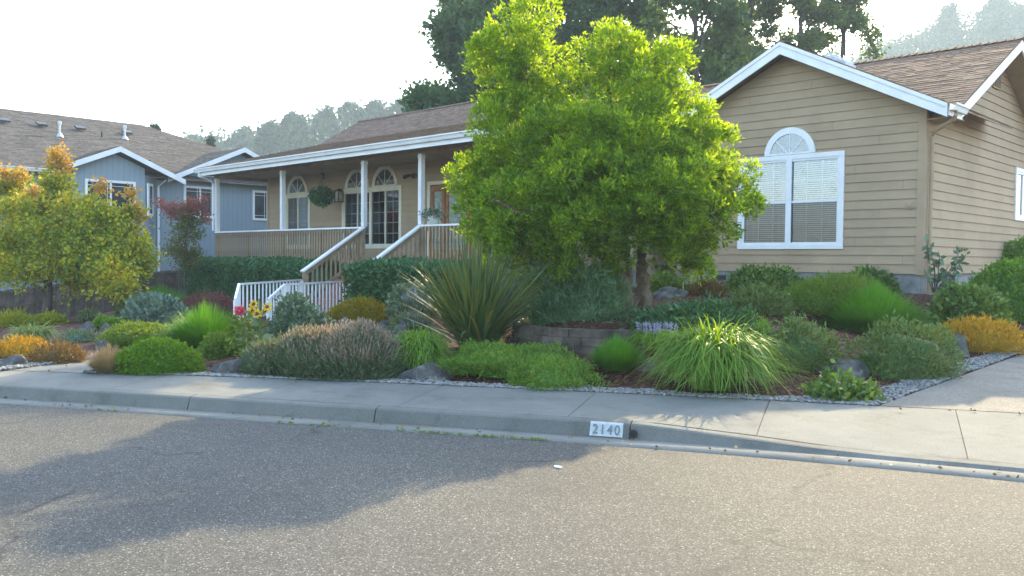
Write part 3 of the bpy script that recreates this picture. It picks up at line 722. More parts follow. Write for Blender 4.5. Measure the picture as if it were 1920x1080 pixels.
# porch railings
def railing(x0, x1, extra):
    rr = MB(); rr.box(x0, x1, 14.46, 14.545, 2.31, 2.42); rr.box(x0, x1, 14.47, 14.535, 1.6, 1.66)
    r_o = rr.build('porch_railing', TANW, house)
    cp = MB(); cp.box(x0-.0, x1+.0, 14.42, 14.58, 2.424, 2.47); cp.build('top_rail', WHITE, r_o)
    for x in extra:
        p_ = MB(); p_.box(x-.055, x+.055, 14.455, 14.55, 1.55, 2.42); p_.build('railing_post', TANW, r_o)
    b0 = MB(); b0.box(x0+.05, x0+.09, 14.415, 14.455, 1.56, 2.42); first = b0.build('baluster', TANW, r_o)
    nb = int((x1-x0-.12)/.135)
    for i in range(1, nb+1):
        c_ = first.copy(); COL.objects.link(c_); c_.parent = r_o; c_.location = (first.location.x+i*.135, first.location.y, first.location.z); WLOC[c_.name] = WLOC[first.name]
railing(-28.2, -19.82, [-28.15, -26.07, -23.96, -21.86, -19.87])
railing(-17.23, -12.2, [-17.18, -15.3, -13.4])
# left end railing (side)
# wooden stair
def srail(x, sgn):
    top = np.array((x, 14.44, 2.43)); bot = np.array((x, 12.55, 1.235)); d = bot-top
    r_ = MB(); r_.bar(top-(0, 0, .10), bot-(0, 0, .10), .045, .09); r_.bar(top-(0, 0, .80), bot-(0, 0, .80), .05, .10)
    o = r_.build('stair_railing', TANW, house)
    c_ = MB(); c_.bar(top+(0, .05, .03), bot-(0, .03, -.0), .16, .045); c_.build('top_rail', WHITE, o)
    for t_ in ((x, 14.44), (x, 12.62)):
        p_ = MB(); p_.box(x-.055, x+.055, t_[1]-.055, t_[1]+.055, .05 if t_[1] < 13 else 1.3, 1.22 if t_[1] < 13 else 2.42); p_.build('railing_post', TANW, o)
    for i in range(1, 13):
        p = top+d*(i/13); q_ = MB(); q_.box(x-.02, x+.02, p[1]-.02, p[1]+.02, p[2]-.8, p[2]-.12); q_.build('baluster', TANW, o)
srail(-19.75, 1); srail(-17.3, -1)
st = MB(); ns = 8; rise = (1.55-.2)/ns; run = (14.40-12.5)/ns
for i in range(ns):
    z = .2+rise*(i+1); y = 12.5+run*i; st.box(-19.66, -17.39, y-.03, y+run, z-.035, z); st.box(-19.66, -17.39, y, y+.02, z-rise, z-.036)
st_o = st.build('porch_stair', REDWOOD, house)
sg = MB()
for x in (-19.72, -17.33): sg.bar((x, 14.40, 1.38), (x, 12.45, .02), .04, .28)
sg.build('stringer', surf('dark_stringer', (.10, .07, .05), .8), st_o)
# roof vents, solar tube, gable vent
def gslope(x, y, h): return (x, y, GZ-.5*(x-CX)+h)
t = MB(); t.prism([gslope(-8.35, 18.3, .01), gslope(-7.9, 18.3, .01), gslope(-7.9, 18.85, .01), gslope(-8.35, 18.85, .01)], (0, 0, .09)); so_ = t.build('skylight', GALV, house)
t = MB(); t.prism([gslope(-8.31, 18.34, .102), gslope(-7.94, 18.34, .102), gslope(-7.94, 18.81, .102), gslope(-8.31, 18.81, .102)], (0, 0, .05)); t.build('dome', surf('acrylic_dome', (.6, .68, .8), .15), so_)
gvt = MB(); gvt.box(-5.80, -5.77, 21.05, 21.55, 5.45, 5.95); gv = gvt.build('gable_vent', TAN, house)
gvl = MB()
for i in range(9): gvl.box(-5.769, -5.755, 21.09, 21.51, 5.49+i*.05, 5.52+i*.05)
gvl.build('louvre', surf('louvre_brown', (.2, .16, .11), .8), gv)  # slats in a darker brown than the vent
hb = MB(); hb.box(-6.12, -6.0, 17.0, 17.03, 2.62, 2.74); hb.tube([(-6.06, 17.0, 2.68), (-6.06, 16.97, 2.68)], .03, 10); hb.build('hose_tap', TAN, house)

# ---- things on the porch
HB = atd(603, 368, 27.2)
hbk = thing('hanging_basket', 'round hanging basket of green foliage dotted with small white flowers under the porch', 'hanging plant', (HB[0], HB[1], HB[2]-.25))
pot0 = onY(813, 414, 14.5)
ln = onY(637, 366, PW-.12)
lan = thing('wall_lantern', 'black wall lantern with pale glass beside the porch window', 'lantern', (ln[0], PW-.03, ln[2]))
l_ = MB(); x, y, z = ln[0], PW-.15, ln[2]
l_.box(x-.05, x+.05, PW-.05, PW-.03, z-.05, z+.2); l_.box(x-.015, x+.015, y, PW-.05, z+.14, z+.17); l_.add([(x-.13, y-.13, z+.12), (x+.13, y-.13, z+.12), (x+.13, y+.13-.02, z+.12), (x-.13, y+.11, z+.12), (x, y, z+.22)], [(0, 1, 4), (1, 2, 4), (2, 3, 4), (3, 0, 4), (0, 3, 2, 1)])
for a, b in ((-1, -1), (1, -1), (1, 1), (-1, 1)): l_.box(x+a*.1-.01, x+a*.1+.01, y+b*.09-.01, y+b*.09+.01, z-.2, z+.12)
l_.box(x-.11, x+.11, y-.1, y+.1, z-.22, z-.2); l_.build('housing', BLACK, lan)
g = MB(); g.box(x-.085, x+.085, y-.075, y+.075, z-.19, z+.11); g.build('lamp_glass', surf('lantern_glass', (.55, .5, .38), .3, .2, 10), lan)
fl = onY(772, 328, PW-.1); fx, fz = fl[0], fl[2]
fd_ = thing('floodlight', 'small black twin floodlight on the porch wall between window and door', 'floodlight', (fx, PW-.03, fz))
q_ = MB(); q_.tube([(fx, PW-.03, fz), (fx, PW-.07, fz)], .06, 12); q_.build('bracket', BLACK, fd_)
for s in (-1, 1):
    q_ = MB(); q_.tube([(fx+s*.03, PW-.07, fz), (fx+s*.1, PW-.14, fz-.01), (fx+s*.24, PW-.2, fz-.06)], [.02, .045, .065], 12); q_.build('lamp_head', BLACK, fd_)
hk = onY(606, 328, PW-.05)
q_ = MB(); q_.tube([(hk[0], PW-.03, hk[2]+.08), (hk[0], PW-.10, hk[2]+.02), (hk[0]+.02, PW-.12, hk[2]-.06), (hk[0], PW-.06, hk[2]-.14)], .02, 8); q_.tube([(hk[0], PW-.03, hk[2]-.15), (hk[0], PW-.03, hk[2]+.15)], .03, 6)
tag(q_.build('wall_hook', BLACK, loc=(hk[0], PW-.03, hk[2])), 'small dark hook on the porch wall above the hanging basket', 'hook')

# ---- white metal handrails by the path
def zr(px, py, z): return onz(px, py, z)
def handrail(label, A, B, C_, gz, n1, n2):
    A, B, C_ = [np.array(p, float) for p in (A, B, C_)]
    t = thing('metal_handrail', label, 'railing', (B[0], B[1], gz), 'white metal handrails beside the front path')
    r_ = MB(); r_.bar(A, B, .05, .04); r_.bar(B, C_, .05, .04); r_.bar(A-(0, 0, .76), B-(0, 0, .76), .03, .03); r_.build('top_rail', METALW, t)
    for P, Q, n_ in ((A, B, n1), (B, C_, n2)):
        for i in range(n_+1):
            if P is B and i == 0: continue
            p = P+(Q-P)*i/n_; b_ = MB(); big = i == n_ or (P is A and i == 0); w_ = .028 if big else .013
            b_.box(p[0]-w_, p[0]+w_, p[1]-w_, p[1]+w_, p[2]-.78-(.12 if big else 0), p[2]-.021); b_.build('newel_post' if big else 'baluster', METALW, t)
    return t
A1 = zr(655, 527, 1.02); B1 = zr(533, 534, 1.02); C1 = atd(503, 561, (B1-EYE)@FW-.25)
A2 = np.array((-19.72, 12.5, 1.02)); B2 = zr(448, 533, 1.02); C2 = atd(441, 561, (B2-EYE)@FW-.9)
handrail('white metal handrail on the near side of the path at the stair foot', A1, B1, C1, .2, 18, 6)
handrail('white metal handrail on the far side of the path, ending behind the red dahlia', A2, B2, C2, .2, 18, 6)
D2 = B2+np.array([.45, .9, 0]); 

# ================================================================== NEIGHBOUR HOUSE
NX = -34.0
nb = thing('blue_grey_house', 'blue grey neighbouring house with two white trimmed gables beyond the side fence', 'house', (NX-5, 14, 0))
nbz = -.9
def ywall(mb, x, y0, y1, z0, z1): mb.box(x-.15, x, y0, y1, z0, z1)
wb = MB(); wb.box(NX-12, NX, 2, 24, nbz, 4.62)
wb.prism([(NX, 15.5, 4.6), (NX, 21.6, 4.6), (NX, 18.54, 5.95)], (-.3, 0, 0))
wb.build('wall', BLUE, nb)
bw = MB(); bx0 = NX+.7; bw.box(NX+.005, bx0, 11.6, 14.2, nbz, 4.70); bw.prism([(bx0, 11.6, 4.70), (bx0, 14.2, 4.70), (bx0, 14.2, 4.95), (bx0, 13.05, 5.42), (bx0, 11.6, 4.85)], (-.3, 0, 0))
bw.prism([(bx0, 14.201, nbz), (NX, 14.95, nbz), (NX, 14.201, nbz)], (0, 0, 4.7-nbz))
bw.build('bay_wall', BLUE, nb)
def nroof(parts): return roof('roof', parts, SHING2, nb, .15, .4)
ex, ez, sN = NX+.45, 4.68, .42; Lr = 7.2
nroof([((ex, 0, ez), (0, 1, 0), 24.4, (-1, 0, sN), Lr*math.hypot(1, sN), lambda s: (0, 24.4-s/math.hypot(1, sN))),
       ((ex-2*Lr, 0, ez), (0, 1, 0), 24.4, (1, 0, sN), Lr*math.hypot(1, sN), lambda s: (0, 24.4-s/math.hypot(1, sN)))])
g1x, g1a, g1z = bx0+.35, 13.15, 5.66
nroof([((g1x, g1a-2.5, g1z-1.06), (-1, 0, 0), 4.5, (0, 1, .424), 2.5*math.hypot(1, .424), None),
       ((g1x, g1a+2.5, g1z-1.06), (-1, 0, 0), 4.5, (0, -1, .424), 2.5*math.hypot(1, .424), None)])
g2x, g2a, g2z = NX+.4, 18.54, 6.2
nroof([((g2x, g2a-3.3, g2z-1.49), (-1, 0, 0), 5.5, (0, 1, .452), 3.3*math.hypot(1, .452), None),
       ((g2x, g2a+3.3, g2z-1.49), (-1, 0, 0), 5.5, (0, -1, .452), 3.3*math.hypot(1, .452), None)])
TRIM = WHITE
rk = MB(); rake(rk, 'X', g1x, (g1a-2.5, g1z-1.06), (g1a, g1z), .2, .03); rake(rk, 'X', g1x, (g1a, g1z), (g1a+2.5, g1z-1.06), .2, .03); rk.build('rake_board', TRIM, nb)
rk = MB(); rake(rk, 'X', g2x, (g2a-3.3, g2z-1.49), (g2a, g2z), .2, .03); rake(rk, 'X', g2x, (g2a, g2z), (g2a+3.3, g2z-1.49), .2, .03); rk.build('rake_board', TRIM, nb)
gutter('gutter', (ex, 0), (ex, 10.9), (1, 0), 4.56, nb); 
pipe('downspout', [(NX+.3, 15.2, 4.6), (NX+.08, 15.0, 4.35), (NX+.08, 15.0, nbz)], .05, METALW, nb)
def nwin(kind_c, a0, a1, z0, z1, slide=True, label=None):
    c = kind_c; t_ = .09; tb = MB()
    tb.box(c, c+.05, a0-t_, a0, z0-t_, z1+t_); tb.box(c, c+.05, a1, a1+t_, z0-t_, z1+t_); tb.box(c, c+.05, a0, a1, z1, z1+t_); tb.box(c, c+.05, a0, a1, z0-t_, z0)
    wo_ = tb.build('window', TRIM, nb)
    g = MB(); g.quad((c+.015, a0, z0), (c+.015, a1, z0), (c+.015, a1, z1), (c+.015, a0, z1)); g.build('pane', DGLASS, wo_)
    m_ = MB()
    if slide: am = (a0+a1)/2; m_.box(c+.016, c+.04, am-.03, am+.03, z0, z1)
    for (p, q) in (((a0, a1),) if not slide else ((a0, (a0+a1)/2), ((a0+a1)/2, a1))):
        m_.box(c+.016, c+.024, p, q, z1-.13, z1-.115); m_.box(c+.016, c+.024, p, q, z0+.11, z0+.125); m_.box(c+.016, c+.024, q-.13, q-.115, z0, z1)
    m_.build('glazing_bar', METALW, wo_)
DGLASS = surf('dark_window_glass', (.03, .045, .055), .06, .2, 2, spec=.9)
nwin(bx0, 12.1, 13.75, 3.15, 4.32); nwin(NX, 16.15, 17.35, 3.28, 4.38); nwin(NX, 19.2, 20.4, 3.28, 4.38)
# bay side window
ba = MB(); pA_ = np.array((bx0-.06+.03, 14.29, 3.15)); pB_ = np.array((NX+.36, 14.62, 3.15))
ba.prism([pA_, pB_, pB_+(0, 0, 1.25), pA_+(0, 0, 1.25)], (.04, .04, 0)); bwn = ba.build('window', TRIM, nb)
ba = MB(); e_ = (pB_-pA_)*.25; ba.prism([pA_+e_+(.045, .045, .1), pB_-e_+(.045, .045, .1), pB_-e_+(.045, .045, 1.15), pA_+e_+(.045, .045, 1.15)], (.004, .004, 0)); ba.build('pane', DGLASS, bwn)
# pipes and vents on the neighbour roof
def rz(x): return ez+(ex-x)*sN
def npipe(px, py, h, r_, cone=True):
    # meet the roof plane along the sight line
    d = ray(px, py); t = (ez+ex*sN-EYE[2]-EYE[0]*sN+0)/(d[2]+d[0]*sN) if False else None
    t = (ez+(ex-0)*sN-H)/(d[2]+sN*d[0]); p = EYE+d*t
    o = MB(); o.tube([p-(0, 0, .1), p+(0, 0, h)], r_, 10)
    if cone: o.tube([p+(0, 0, -.02), p+(0, 0, .14)], [r_*3, r_*1.05], 12); o.tube([p+(0, 0, h-.1), p+(0, 0, h+.04)], r_*1.5, 12)
    o.build('roof_pipe', GALV if cone else BLACK, nb)
npipe(112, 256, .58, .048); npipe(234, 261, .56, .048); npipe(191, 257, .22, .035, False); npipe(281, 311, .24, .035, False)
for px, py in ((8, 231), (78, 238), (150, 245), (238, 253)):
    d = ray(px, py); t = (ez+ex*sN-H)/(d[2]+sN*d[0]); p = EYE+d*t
    o = MB(); o.prism([p+np.array(v) for v in ((.16, -.18, .02), (.16, .18, .02), (-.16, .18, .15), (-.16, -.18, .15))], (0, 0, .08)); o.build('roof_vent', BLACK, nb)

# ---- wooden side fence
fe = thing('wooden_fence', 'weathered dark wooden board fence running between the two lots', 'fence', (-31, 12, -.5))
ft = MB(); fbw = .14; y = 2.0
def ftop(y): return np.interp(y, [2, 8.58, 13.75, 30], [.0, .47, 1.08, 1.9])
fm = surf('weathered_boards', (.13, .105, .08), .9, .3, 4, .5, 20, col2=(.06, .05, .04), island=.45)
while y < 20:
    zb = -1.1; zt_ = ftop(y)+rng.uniform(-.01, .01); ft.box(-31.01, -30.985, y, y+fbw-.008, zb, zt_); y += fbw
ft.build('boards', fm, fe)
ft = MB()
for a, b in ((.03, .10), (.5, .57)):
    for y0 in np.arange(2, 20, 1.): ft.add([(-30.984, y0, ftop(y0)-b), (-30.95, y0, ftop(y0)-b), (-30.95, y0+1, ftop(y0+1)-b), (-30.984, y0+1, ftop(y0+1)-b), (-30.984, y0, ftop(y0)-a), (-30.95, y0, ftop(y0)-a), (-30.95, y0+1, ftop(y0+1)-a), (-30.984, y0+1, ftop(y0+1)-a)], [(0, 1, 2, 3), (4, 7, 6, 5), (1, 5, 6, 2), (0, 4, 5, 1), (3, 2, 6, 7)])
ft.build('rail', surf('fence_rail', (.12, .09, .07), .9, .3, 4), fe)
for y0 in np.arange(2.4, 20, 2.4):
    ft = MB(); ft.box(-30.95, -30.86, y0, y0+.09, -1.1, ftop(y0)+.02); ft.build('fence_post', fm, fe)

# ================================================================== PLANTS: generators
def unit(a): return a/np.maximum(np.linalg.norm(a, axis=1, keepdims=True), 1e-9)
def leaves(P, D, L, W, curl=0., vary=.35):
    """one folded diamond per leaf: base P, direction D"""
    n = len(P); L = L*(1+vary*rng.uniform(-1, 1, (n, 1))); S_ = unit(np.cross(D, rng.normal(size=(n, 3))))
    Nn = np.cross(D, S_); mid = P+D*L*.5+Nn*curl*L
    V = np.stack([P, mid+S_*W*L/np.mean(L), P+D*L-Nn*curl*L*.3, mid-S_*W*L/np.mean(L)], 1).reshape(-1, 3)
    return V, np.arange(4*n).reshape(n, 4)
def blades(P, AZ, LEAN, L, W, seg=4, droop=.5, twist=.0):
    """arching grass blades. LEAN reach fraction, droop how much the tip falls"""
    n = len(P); s = np.linspace(0, 1, seg+1)[None, :, None]
    dh = np.stack([np.cos(AZ), np.sin(AZ), 0*AZ], 1)[:, None, :]; L = L[:, None, None]; le = LEAN[:, None, None]; dr = (droop if np.ndim(droop) else np.full(n, droop))[:, None, None]
    up = np.array([0, 0, 1.])[None, None, :]
    C_ = P[:, None, :]+dh*L*le*(s**1.25)+up*L*(np.sqrt(np.maximum(1-le**2, .05))*s-dr*s**2.2*le)
    sd = np.stack([-np.sin(AZ+twist*rng.normal(size=n)), np.cos(AZ), 0*AZ], 1)[:, None, :]
    wd = W*(1-s**2.0*.95)*(.55+.45*np.minimum(1, s*4+.3))
    A = C_+sd*wd/2; B = C_-sd*wd/2
    V = np.stack([A, B], 2).reshape(n, -1, 3); k = 2*(seg+1)
    q = np.array([[2*i, 2*i+1, 2*i+3, 2*i+2] for i in range(seg)])
    Fc = (np.arange(n)[:, None, None]*k+q[None]).reshape(-1, 4)
    return V.reshape(-1, 3), Fc
def arcs(P, AZ, reach, apex, tip, W, seg=6):
    """blades that rise from P, arch over and hang outwards"""
    n = len(P); s = np.linspace(0, 1, seg+1)[None, :, None]; dh = np.stack([np.cos(AZ), np.sin(AZ), 0*AZ], 1)[:, None, :]; up = np.array([0, 0, 1.])[None, None]
    rc, ap, tp_ = reach[:, None, None], apex[:, None, None], tip[:, None, None]
    x = 2*s*(1-s)*rc*.48+s*s*rc; z = 2*s*(1-s)*(2*ap-.5*tp_)*.98+s*s*tp_
    sd = np.stack([-np.sin(AZ), np.cos(AZ), .25*np.sin(AZ*7)], 1)[:, None, :]
    C_ = P[:, None, :]+dh*x+up*z+sd*np.array([1, 1, 0])*(s**2)*rc*rng.normal(size=(n, 1, 1))*.62+up*(s**2)*rng.normal(size=(n, 1, 1))*.03
    wd = W*rng.uniform(.6, 1.25, (n, 1, 1))*(1-s**2.2*.93)*(.6+.4*np.minimum(1, s*4)); V = np.stack([C_+sd*wd/2, C_-sd*wd/2], 2).reshape(n, -1, 3); k = 2*(seg+1)
    q = np.array([[2*i, 2*i+1, 2*i+3, 2*i+2] for i in range(seg)]); return V.reshape(-1, 3), (np.arange(n)[:, None, None]*k+q[None]).reshape(-1, 4)
def join(*parts):
    V = []; Fc = []; n = 0
    for v, f_ in parts: V.append(v); Fc.append(f_+n); n += len(v)
    return np.concatenate(V), np.concatenate(Fc)
class Lump:
    def __init__(s, amp, freq, k=7):
        s.k = rng.normal(size=(k, 3))*freq; s.p = rng.uniform(0, 6.28, k); s.a = amp/math.sqrt(k)*1.4
    def __call__(s, D): return 1+s.a*np.sin(D@s.k.T+s.p).sum(1)+.22*s.a*np.sin(D@(s.k.T*3.3)+s.p*2).sum(1)
def dome_core(c, r, lump, sh=.86, nu=26, nv=9):
    th = np.linspace(0, 2*math.pi, nu, endpoint=False); ph = np.linspace(-.25, math.pi/2, nv)
    T_, Pp = np.meshgrid(th, ph); D = np.stack([np.cos(T_)*np.cos(Pp), np.sin(T_)*np.cos(Pp), np.sin(Pp)], -1).reshape(-1, 3)
    V = D*lump(D)[:, None]*sh
    V = c+V[:, :1]*RH*r[0]+V[:, 1:2]*FH*r[1]+V[:, 2:]*np.array([0, 0, 1])*r[2]
    idx = np.arange(nu*nv).reshape(nv, nu); nx_ = np.roll(idx, -1, 1)
    return V, np.stack([idx[:-1], nx_[:-1], nx_[1:], idx[1:]], -1).reshape(-1, 4)
def dome_pts(c, r, lump, n, zmin=-.12, fill=0.):
    D = unit(rng.normal(size=(int(n*2.4), 3))); D = D[D[:, 2] > zmin][:n]
    k = lump(D)[:, None]*(1-fill*rng.uniform(0, 1, (len(D), 1))**2)
    V = D*k; P = c+V[:, :1]*RH*r[0]+V[:, 1:2]*FH*r[1]+V[:, 2:]*np.array([0, 0, 1])*r[2]
    Nn = unit(D[:, :1]*RH/r[0]+D[:, 1:2]*FH/r[1]+D[:, 2:]*np.array([0, 0, 1])/r[2]); return P, Nn
def sprigs(P, Nn, k, L, W, spread=.7, up=.3, jit=.02, curl=.05):
    n = len(P); P2 = np.repeat(P, k, 0)+rng.normal(size=(n*k, 3))*jit
    D = unit(np.repeat(unit(Nn+np.array([0, 0, up])+rng.normal(size=(n, 3))*.25), k, 0)+rng.normal(size=(n*k, 3))*spread)
    return leaves(P2, D, L, W, curl)

def place(cx, by, w, ty, deep=.8, sink=.0):
    """footprint of a plant from where it meets the ground: centre, radii"""
    P0 = hit(cx, by); dep = (P0-EYE)@FW; rx = w/2/F*dep; ry = rx*deep
    dh_ = ray(cx, by)*np.array([1, 1, 0]); dh_ /= np.linalg.norm(dh_); c = P0+dh_*ry*.9; c[2] = zg1(c[0], c[1]); dep = (c-EYE)@FW
    top = atd(cx, ty, dep)[2]; rz_ = max(.08, top-c[2]); rx = w/2/F*dep
    c[2] -= sink
    return c, (rx, ry, rz_+sink)
PL = {}
def plant(name, label, cat, cx, by, w, ty, style, mat, group=None, deep=.8, **k):
    c, r = place(cx, by, w, ty, deep)
    o = grow(name, c, r, style, mat, **k)
    tag(o, label, cat, group); return o, c, r
def grow(name, c, r, style, mat, dens=1., L=None, W=None, n=None, lump=None, spread=None, up=None, lean=None, droop=None, seg=4, fill=0.):
    area = 2*math.pi*((r[0]*r[1])**1.6/3+(r[0]*r[2])**1.6/3+(r[1]*r[2])**1.6/3)**(1/1.6)
    if style == 'leafy':      # clipped or mounded shrub of small broad leaves
        lp = Lump(lump if lump is not None else .08, 3.5); L = (L or .045)*1.25; W = (W or .014)*1.3
        r = tuple(max(q_*.6, q_-.75*L) for q_ in r); m_ = n or int(area/(min(L, .075)**2)*1.9*dens); P, Nn = dome_pts(c, r, lp, m_, fill=.22+fill)
        V, Fc = join(dome_core(c, r, lp, .74), sprigs(P, Nn, 4, L, W, spread or .75, up if up is not None else .3, L*.5))
    elif style == 'needle':   # heather: short upright shoots
        lp = Lump(lump if lump is not None else .06, 4); L = (L or .05)*1.3; W = (W or .006)*1.5
        r = tuple(max(q_*.6, q_-.7*L) for q_ in r); m_ = n or int(area/(min(L, .065)**2)*3.2*dens); P, Nn = dome_pts(c, r, lp, m_, fill=.18+fill)
        V, Fc = join(dome_core(c, r, lp, .74), sprigs(P, Nn, 3, L, W, (spread or .35)*1.25, up if up is not None else .5, L*.5, 0))
    elif style == 'grass':    # strappy arching blades from a crown
        m_ = n or 900; a = rng.uniform(0, 2*math.pi, m_); q = np.sqrt(rng.uniform(0, 1, m_)); le = lean or 1.
        P = c+(np.cos(a)*q*r[0]*.30)[:, None]*RH+(np.sin(a)*q*r[1]*.30)[:, None]*FH; az = a+math.atan2(RH[1], RH[0])+rng.normal(size=m_)*.45
        u = np.clip(q*.85+.15+rng.normal(size=m_)*.12, .1, 1.05); rm = (r[0]+r[1])/2
        ap = r[2]*(1-.16*u**2)*rng.uniform(.3, 1.02, m_)**.8; tp_ = np.where(rng.uniform(size=m_) < .06, ap*1.2, ap*(1-(droop or .75)*(.35+.65*u)*rng.uniform(.2, 1.2, m_)))
        V, Fc = arcs(P, az, rm*.80*le*u, ap*.92, tp_, W or .014, seg)
    elif style == 'fine':     # hair-fine upright grass
        L = L or r[2]*1.3; m_ = n or 4000; a = rng.uniform(0, 2*math.pi, m_); q = np.sqrt(rng.uniform(0, 1, m_))
        P = c+(np.cos(a)*q*r[0]*.55)[:, None]*RH+(np.sin(a)*q*r[1]*.55)[:, None]*FH; P[:, 2] = c[2]
        az = a+math.atan2(RH[1], RH[0])+rng.normal(size=m_)*.4; le = np.clip(q*(lean or .55)+rng.normal(size=m_)*.1, .02, .9)
        V, Fc = blades(P, az, le, L*rng.uniform(.6, 1.05, m_)*(1-.25*q), W or .006, seg, (droop if droop is not None else .25)*rng.uniform(.5, 1.3, m_))
    return mesh(name, V, Fc, mat, loc=(c[0], c[1], c[2]))

G = dict
M = {}
M['main'] = leafmat('bright_green_leaves', [(.04, .10, .010), (.075, .17, .012), (.13, .25, .014), (.24, .33, .02)], .62, 1.4, .4, 3.0)
M['box'] = leafmat('bright_mound_leaves', [(.05, .15, .01), (.09, .22, .012), (.15, .28, .015)], .42, 2, .2, 1.5)
M['boxy'] = leafmat('yellow_green_mound_leaves', [(.12, .19, .01), (.22, .28, .015), (.32, .34, .02)], .4, 2, .2, 1.5)
M['olive'] = leafmat('olive_mound_leaves', [(0.065, 0.143, 0.019), (0.117, 0.221, 0.026), (0.169, 0.247, 0.026)], .35, 2, .2, 1.4)
M['dark'] = leafmat('dark_hedge_leaves', [(0.019, 0.075, 0.035), (0.037, 0.125, 0.050), (0.075, 0.200, 0.069), (0.138, 0.250, 0.050)], .22, 1.5, .4, 1.2)
M['azalea'] = leafmat('azalea_leaves', [(0.033, 0.078, 0.019), (0.072, 0.156, 0.029), (0.143, 0.260, 0.039), (0.221, 0.169, 0.065)], .3, 2, .4, 1.3)
M['topi'] = leafmat('topiary_leaves', [(0.046, 0.138, 0.014), (0.103, 0.253, 0.021), (0.184, 0.345, 0.023)], .38, 2, .3, 1.4)
M['bluegreen'] = leafmat('blue_green_leaves', [(0.057, 0.115, 0.098), (0.103, 0.184, 0.149), (0.172, 0.265, 0.196), (0.115, 0.230, 0.115)], .25, 2, .4, 1.1)
M['greygreen'] = leafmat('grey_green_leaves', [(0.060, 0.120, 0.072), (0.120, 0.204, 0.132), (0.240, 0.336, 0.228)], .3, 2, .3, 1.2)
M['rosem'] = leafmat('rosemary_leaves', [(0.060, 0.132, 0.060), (0.120, 0.228, 0.108), (0.204, 0.336, 0.168)], .35, 3, .3, 1.3)
M['fine'] = leafmat('fine_green_grass', [(0.046, 0.184, 0.017), (0.081, 0.276, 0.023), (0.115, 0.345, 0.034)], .5, 2, .2, 1.3)
M['strap'] = leafmat('strappy_green_leaves', [(.05, .15, .015), (.10, .24, .02), (.18, .34, .03), (.30, .30, .10)], .45, 2.5, .4, 1.4)
M['strapl'] = leafmat('striped_pale_leaves', [(.10, .20, .05), (.18, .28, .07), (.35, .42, .18)], .4, 2.5, .4, 1.2)
M['phor'] = leafmat('bronze_green_sword_leaves', [(.03, .075, .035), (.06, .12, .045), (.11, .17, .055), (.34, .19, .03)], .42, 4, .5, 1.7)
M['gold'] = leafmat('golden_orange_heather', [(.22, .17, .02), (.40, .27, .025), (.50, .36, .04)], .35, 3, .1, 1.2)
M['golddark'] = leafmat('gold_olive_heather', [(.12, .12, .008), (.20, .18, .01), (.28, .24, .015)], .35, 3, .1, 1.2)
M['bronze'] = leafmat('bronze_heather', [(.10, .075, .03), (.17, .12, .045), (.16, .15, .04)], .3, 3, .1, 1.2)
M['mauve'] = leafmat('mauve_heather', [(.12, .055, .06), (.20, .085, .09), (.13, .10, .06)], .3, 3, .1, 1.1)
M['heath'] = leafmat('dark_green_heather', [(0.052, 0.117, 0.033), (0.091, 0.169, 0.046), (0.143, 0.221, 0.065), (0.195, 0.156, 0.104)], .3, 2.5, .2, 1.2)
M['thyme'] = leafmat('green_ground_cover', [(0.048, 0.132, 0.024), (0.096, 0.228, 0.030), (0.168, 0.300, 0.036), (0.240, 0.264, 0.072)], .4, 3.5, .2, 1.3)
M['jun'] = leafmat('juniper_carpet', [(0.027, 0.083, 0.027), (0.045, 0.128, 0.038), (0.075, 0.180, 0.045)], .25, 2, .3, 1.1)
M['tan'] = leafmat('tan_seed_heads', [(.25, .22, .19), (.34, .30, .26), (.42, .38, .34)], .4, 3, .1, 1.)
M['tanG'] = leafmat('pale_feather_grass', [(.30, .24, .14), (.40, .33, .20), (.28, .28, .14)], .4, 3, .1, 1.)
M['lavl'] = leafmat('lavender_leaves', [(.06, .12, .06), (.11, .18, .09), (.20, .22, .14)], .3, 3, .2, 1.1)
M['purple'] = leafmat('lavender_flowers', [(.30, .28, .40), (.40, .38, .50), (.50, .49, .58)], .3, 3, .1, 0)
M['maple'] = leafmat('yellow_green_maple', [(0.050, 0.130, 0.020), (0.110, 0.230, 0.020), (0.250, 0.340, 0.030), (0.420, 0.420, 0.040), (0.500, 0.380, 0.050)], .5, .8, .35, 1.6)
M['mapleo'] = leafmat('orange_maple_tips', [(.36, .36, .05), (.42, .32, .07), (.44, .24, .10)], .45, 2, .2, 1.1)
M['mapler'] = leafmat('red_maple_leaves', [(.05, .12, .03), (.09, .17, .03), (.15, .14, .04), (.22, .10, .07)], .4, 1.2, .3, 1.3)
M['tall'] = leafmat('tall_tree_leaves', [(0.039, 0.091, 0.039), (0.065, 0.143, 0.052), (0.104, 0.195, 0.052)], .45, .4, .3, 1.4)
M['poplar'] = leafmat('dark_blue_green_leaves', [(0.026, 0.078, 0.036), (0.052, 0.117, 0.046), (0.117, 0.182, 0.039)], .45, .3, .3, 1.8)
M['hillt'] = leafmat('hillside_leaves', [(0.037, 0.081, 0.062), (0.056, 0.112, 0.075), (0.088, 0.150, 0.075)], .25, .1, .1, .8)
M['conif'] = leafmat('conifer_needles', [(.015, .04, .02), (.03, .07, .03), (.05, .09, .035)], .2, 1, .2, 1)

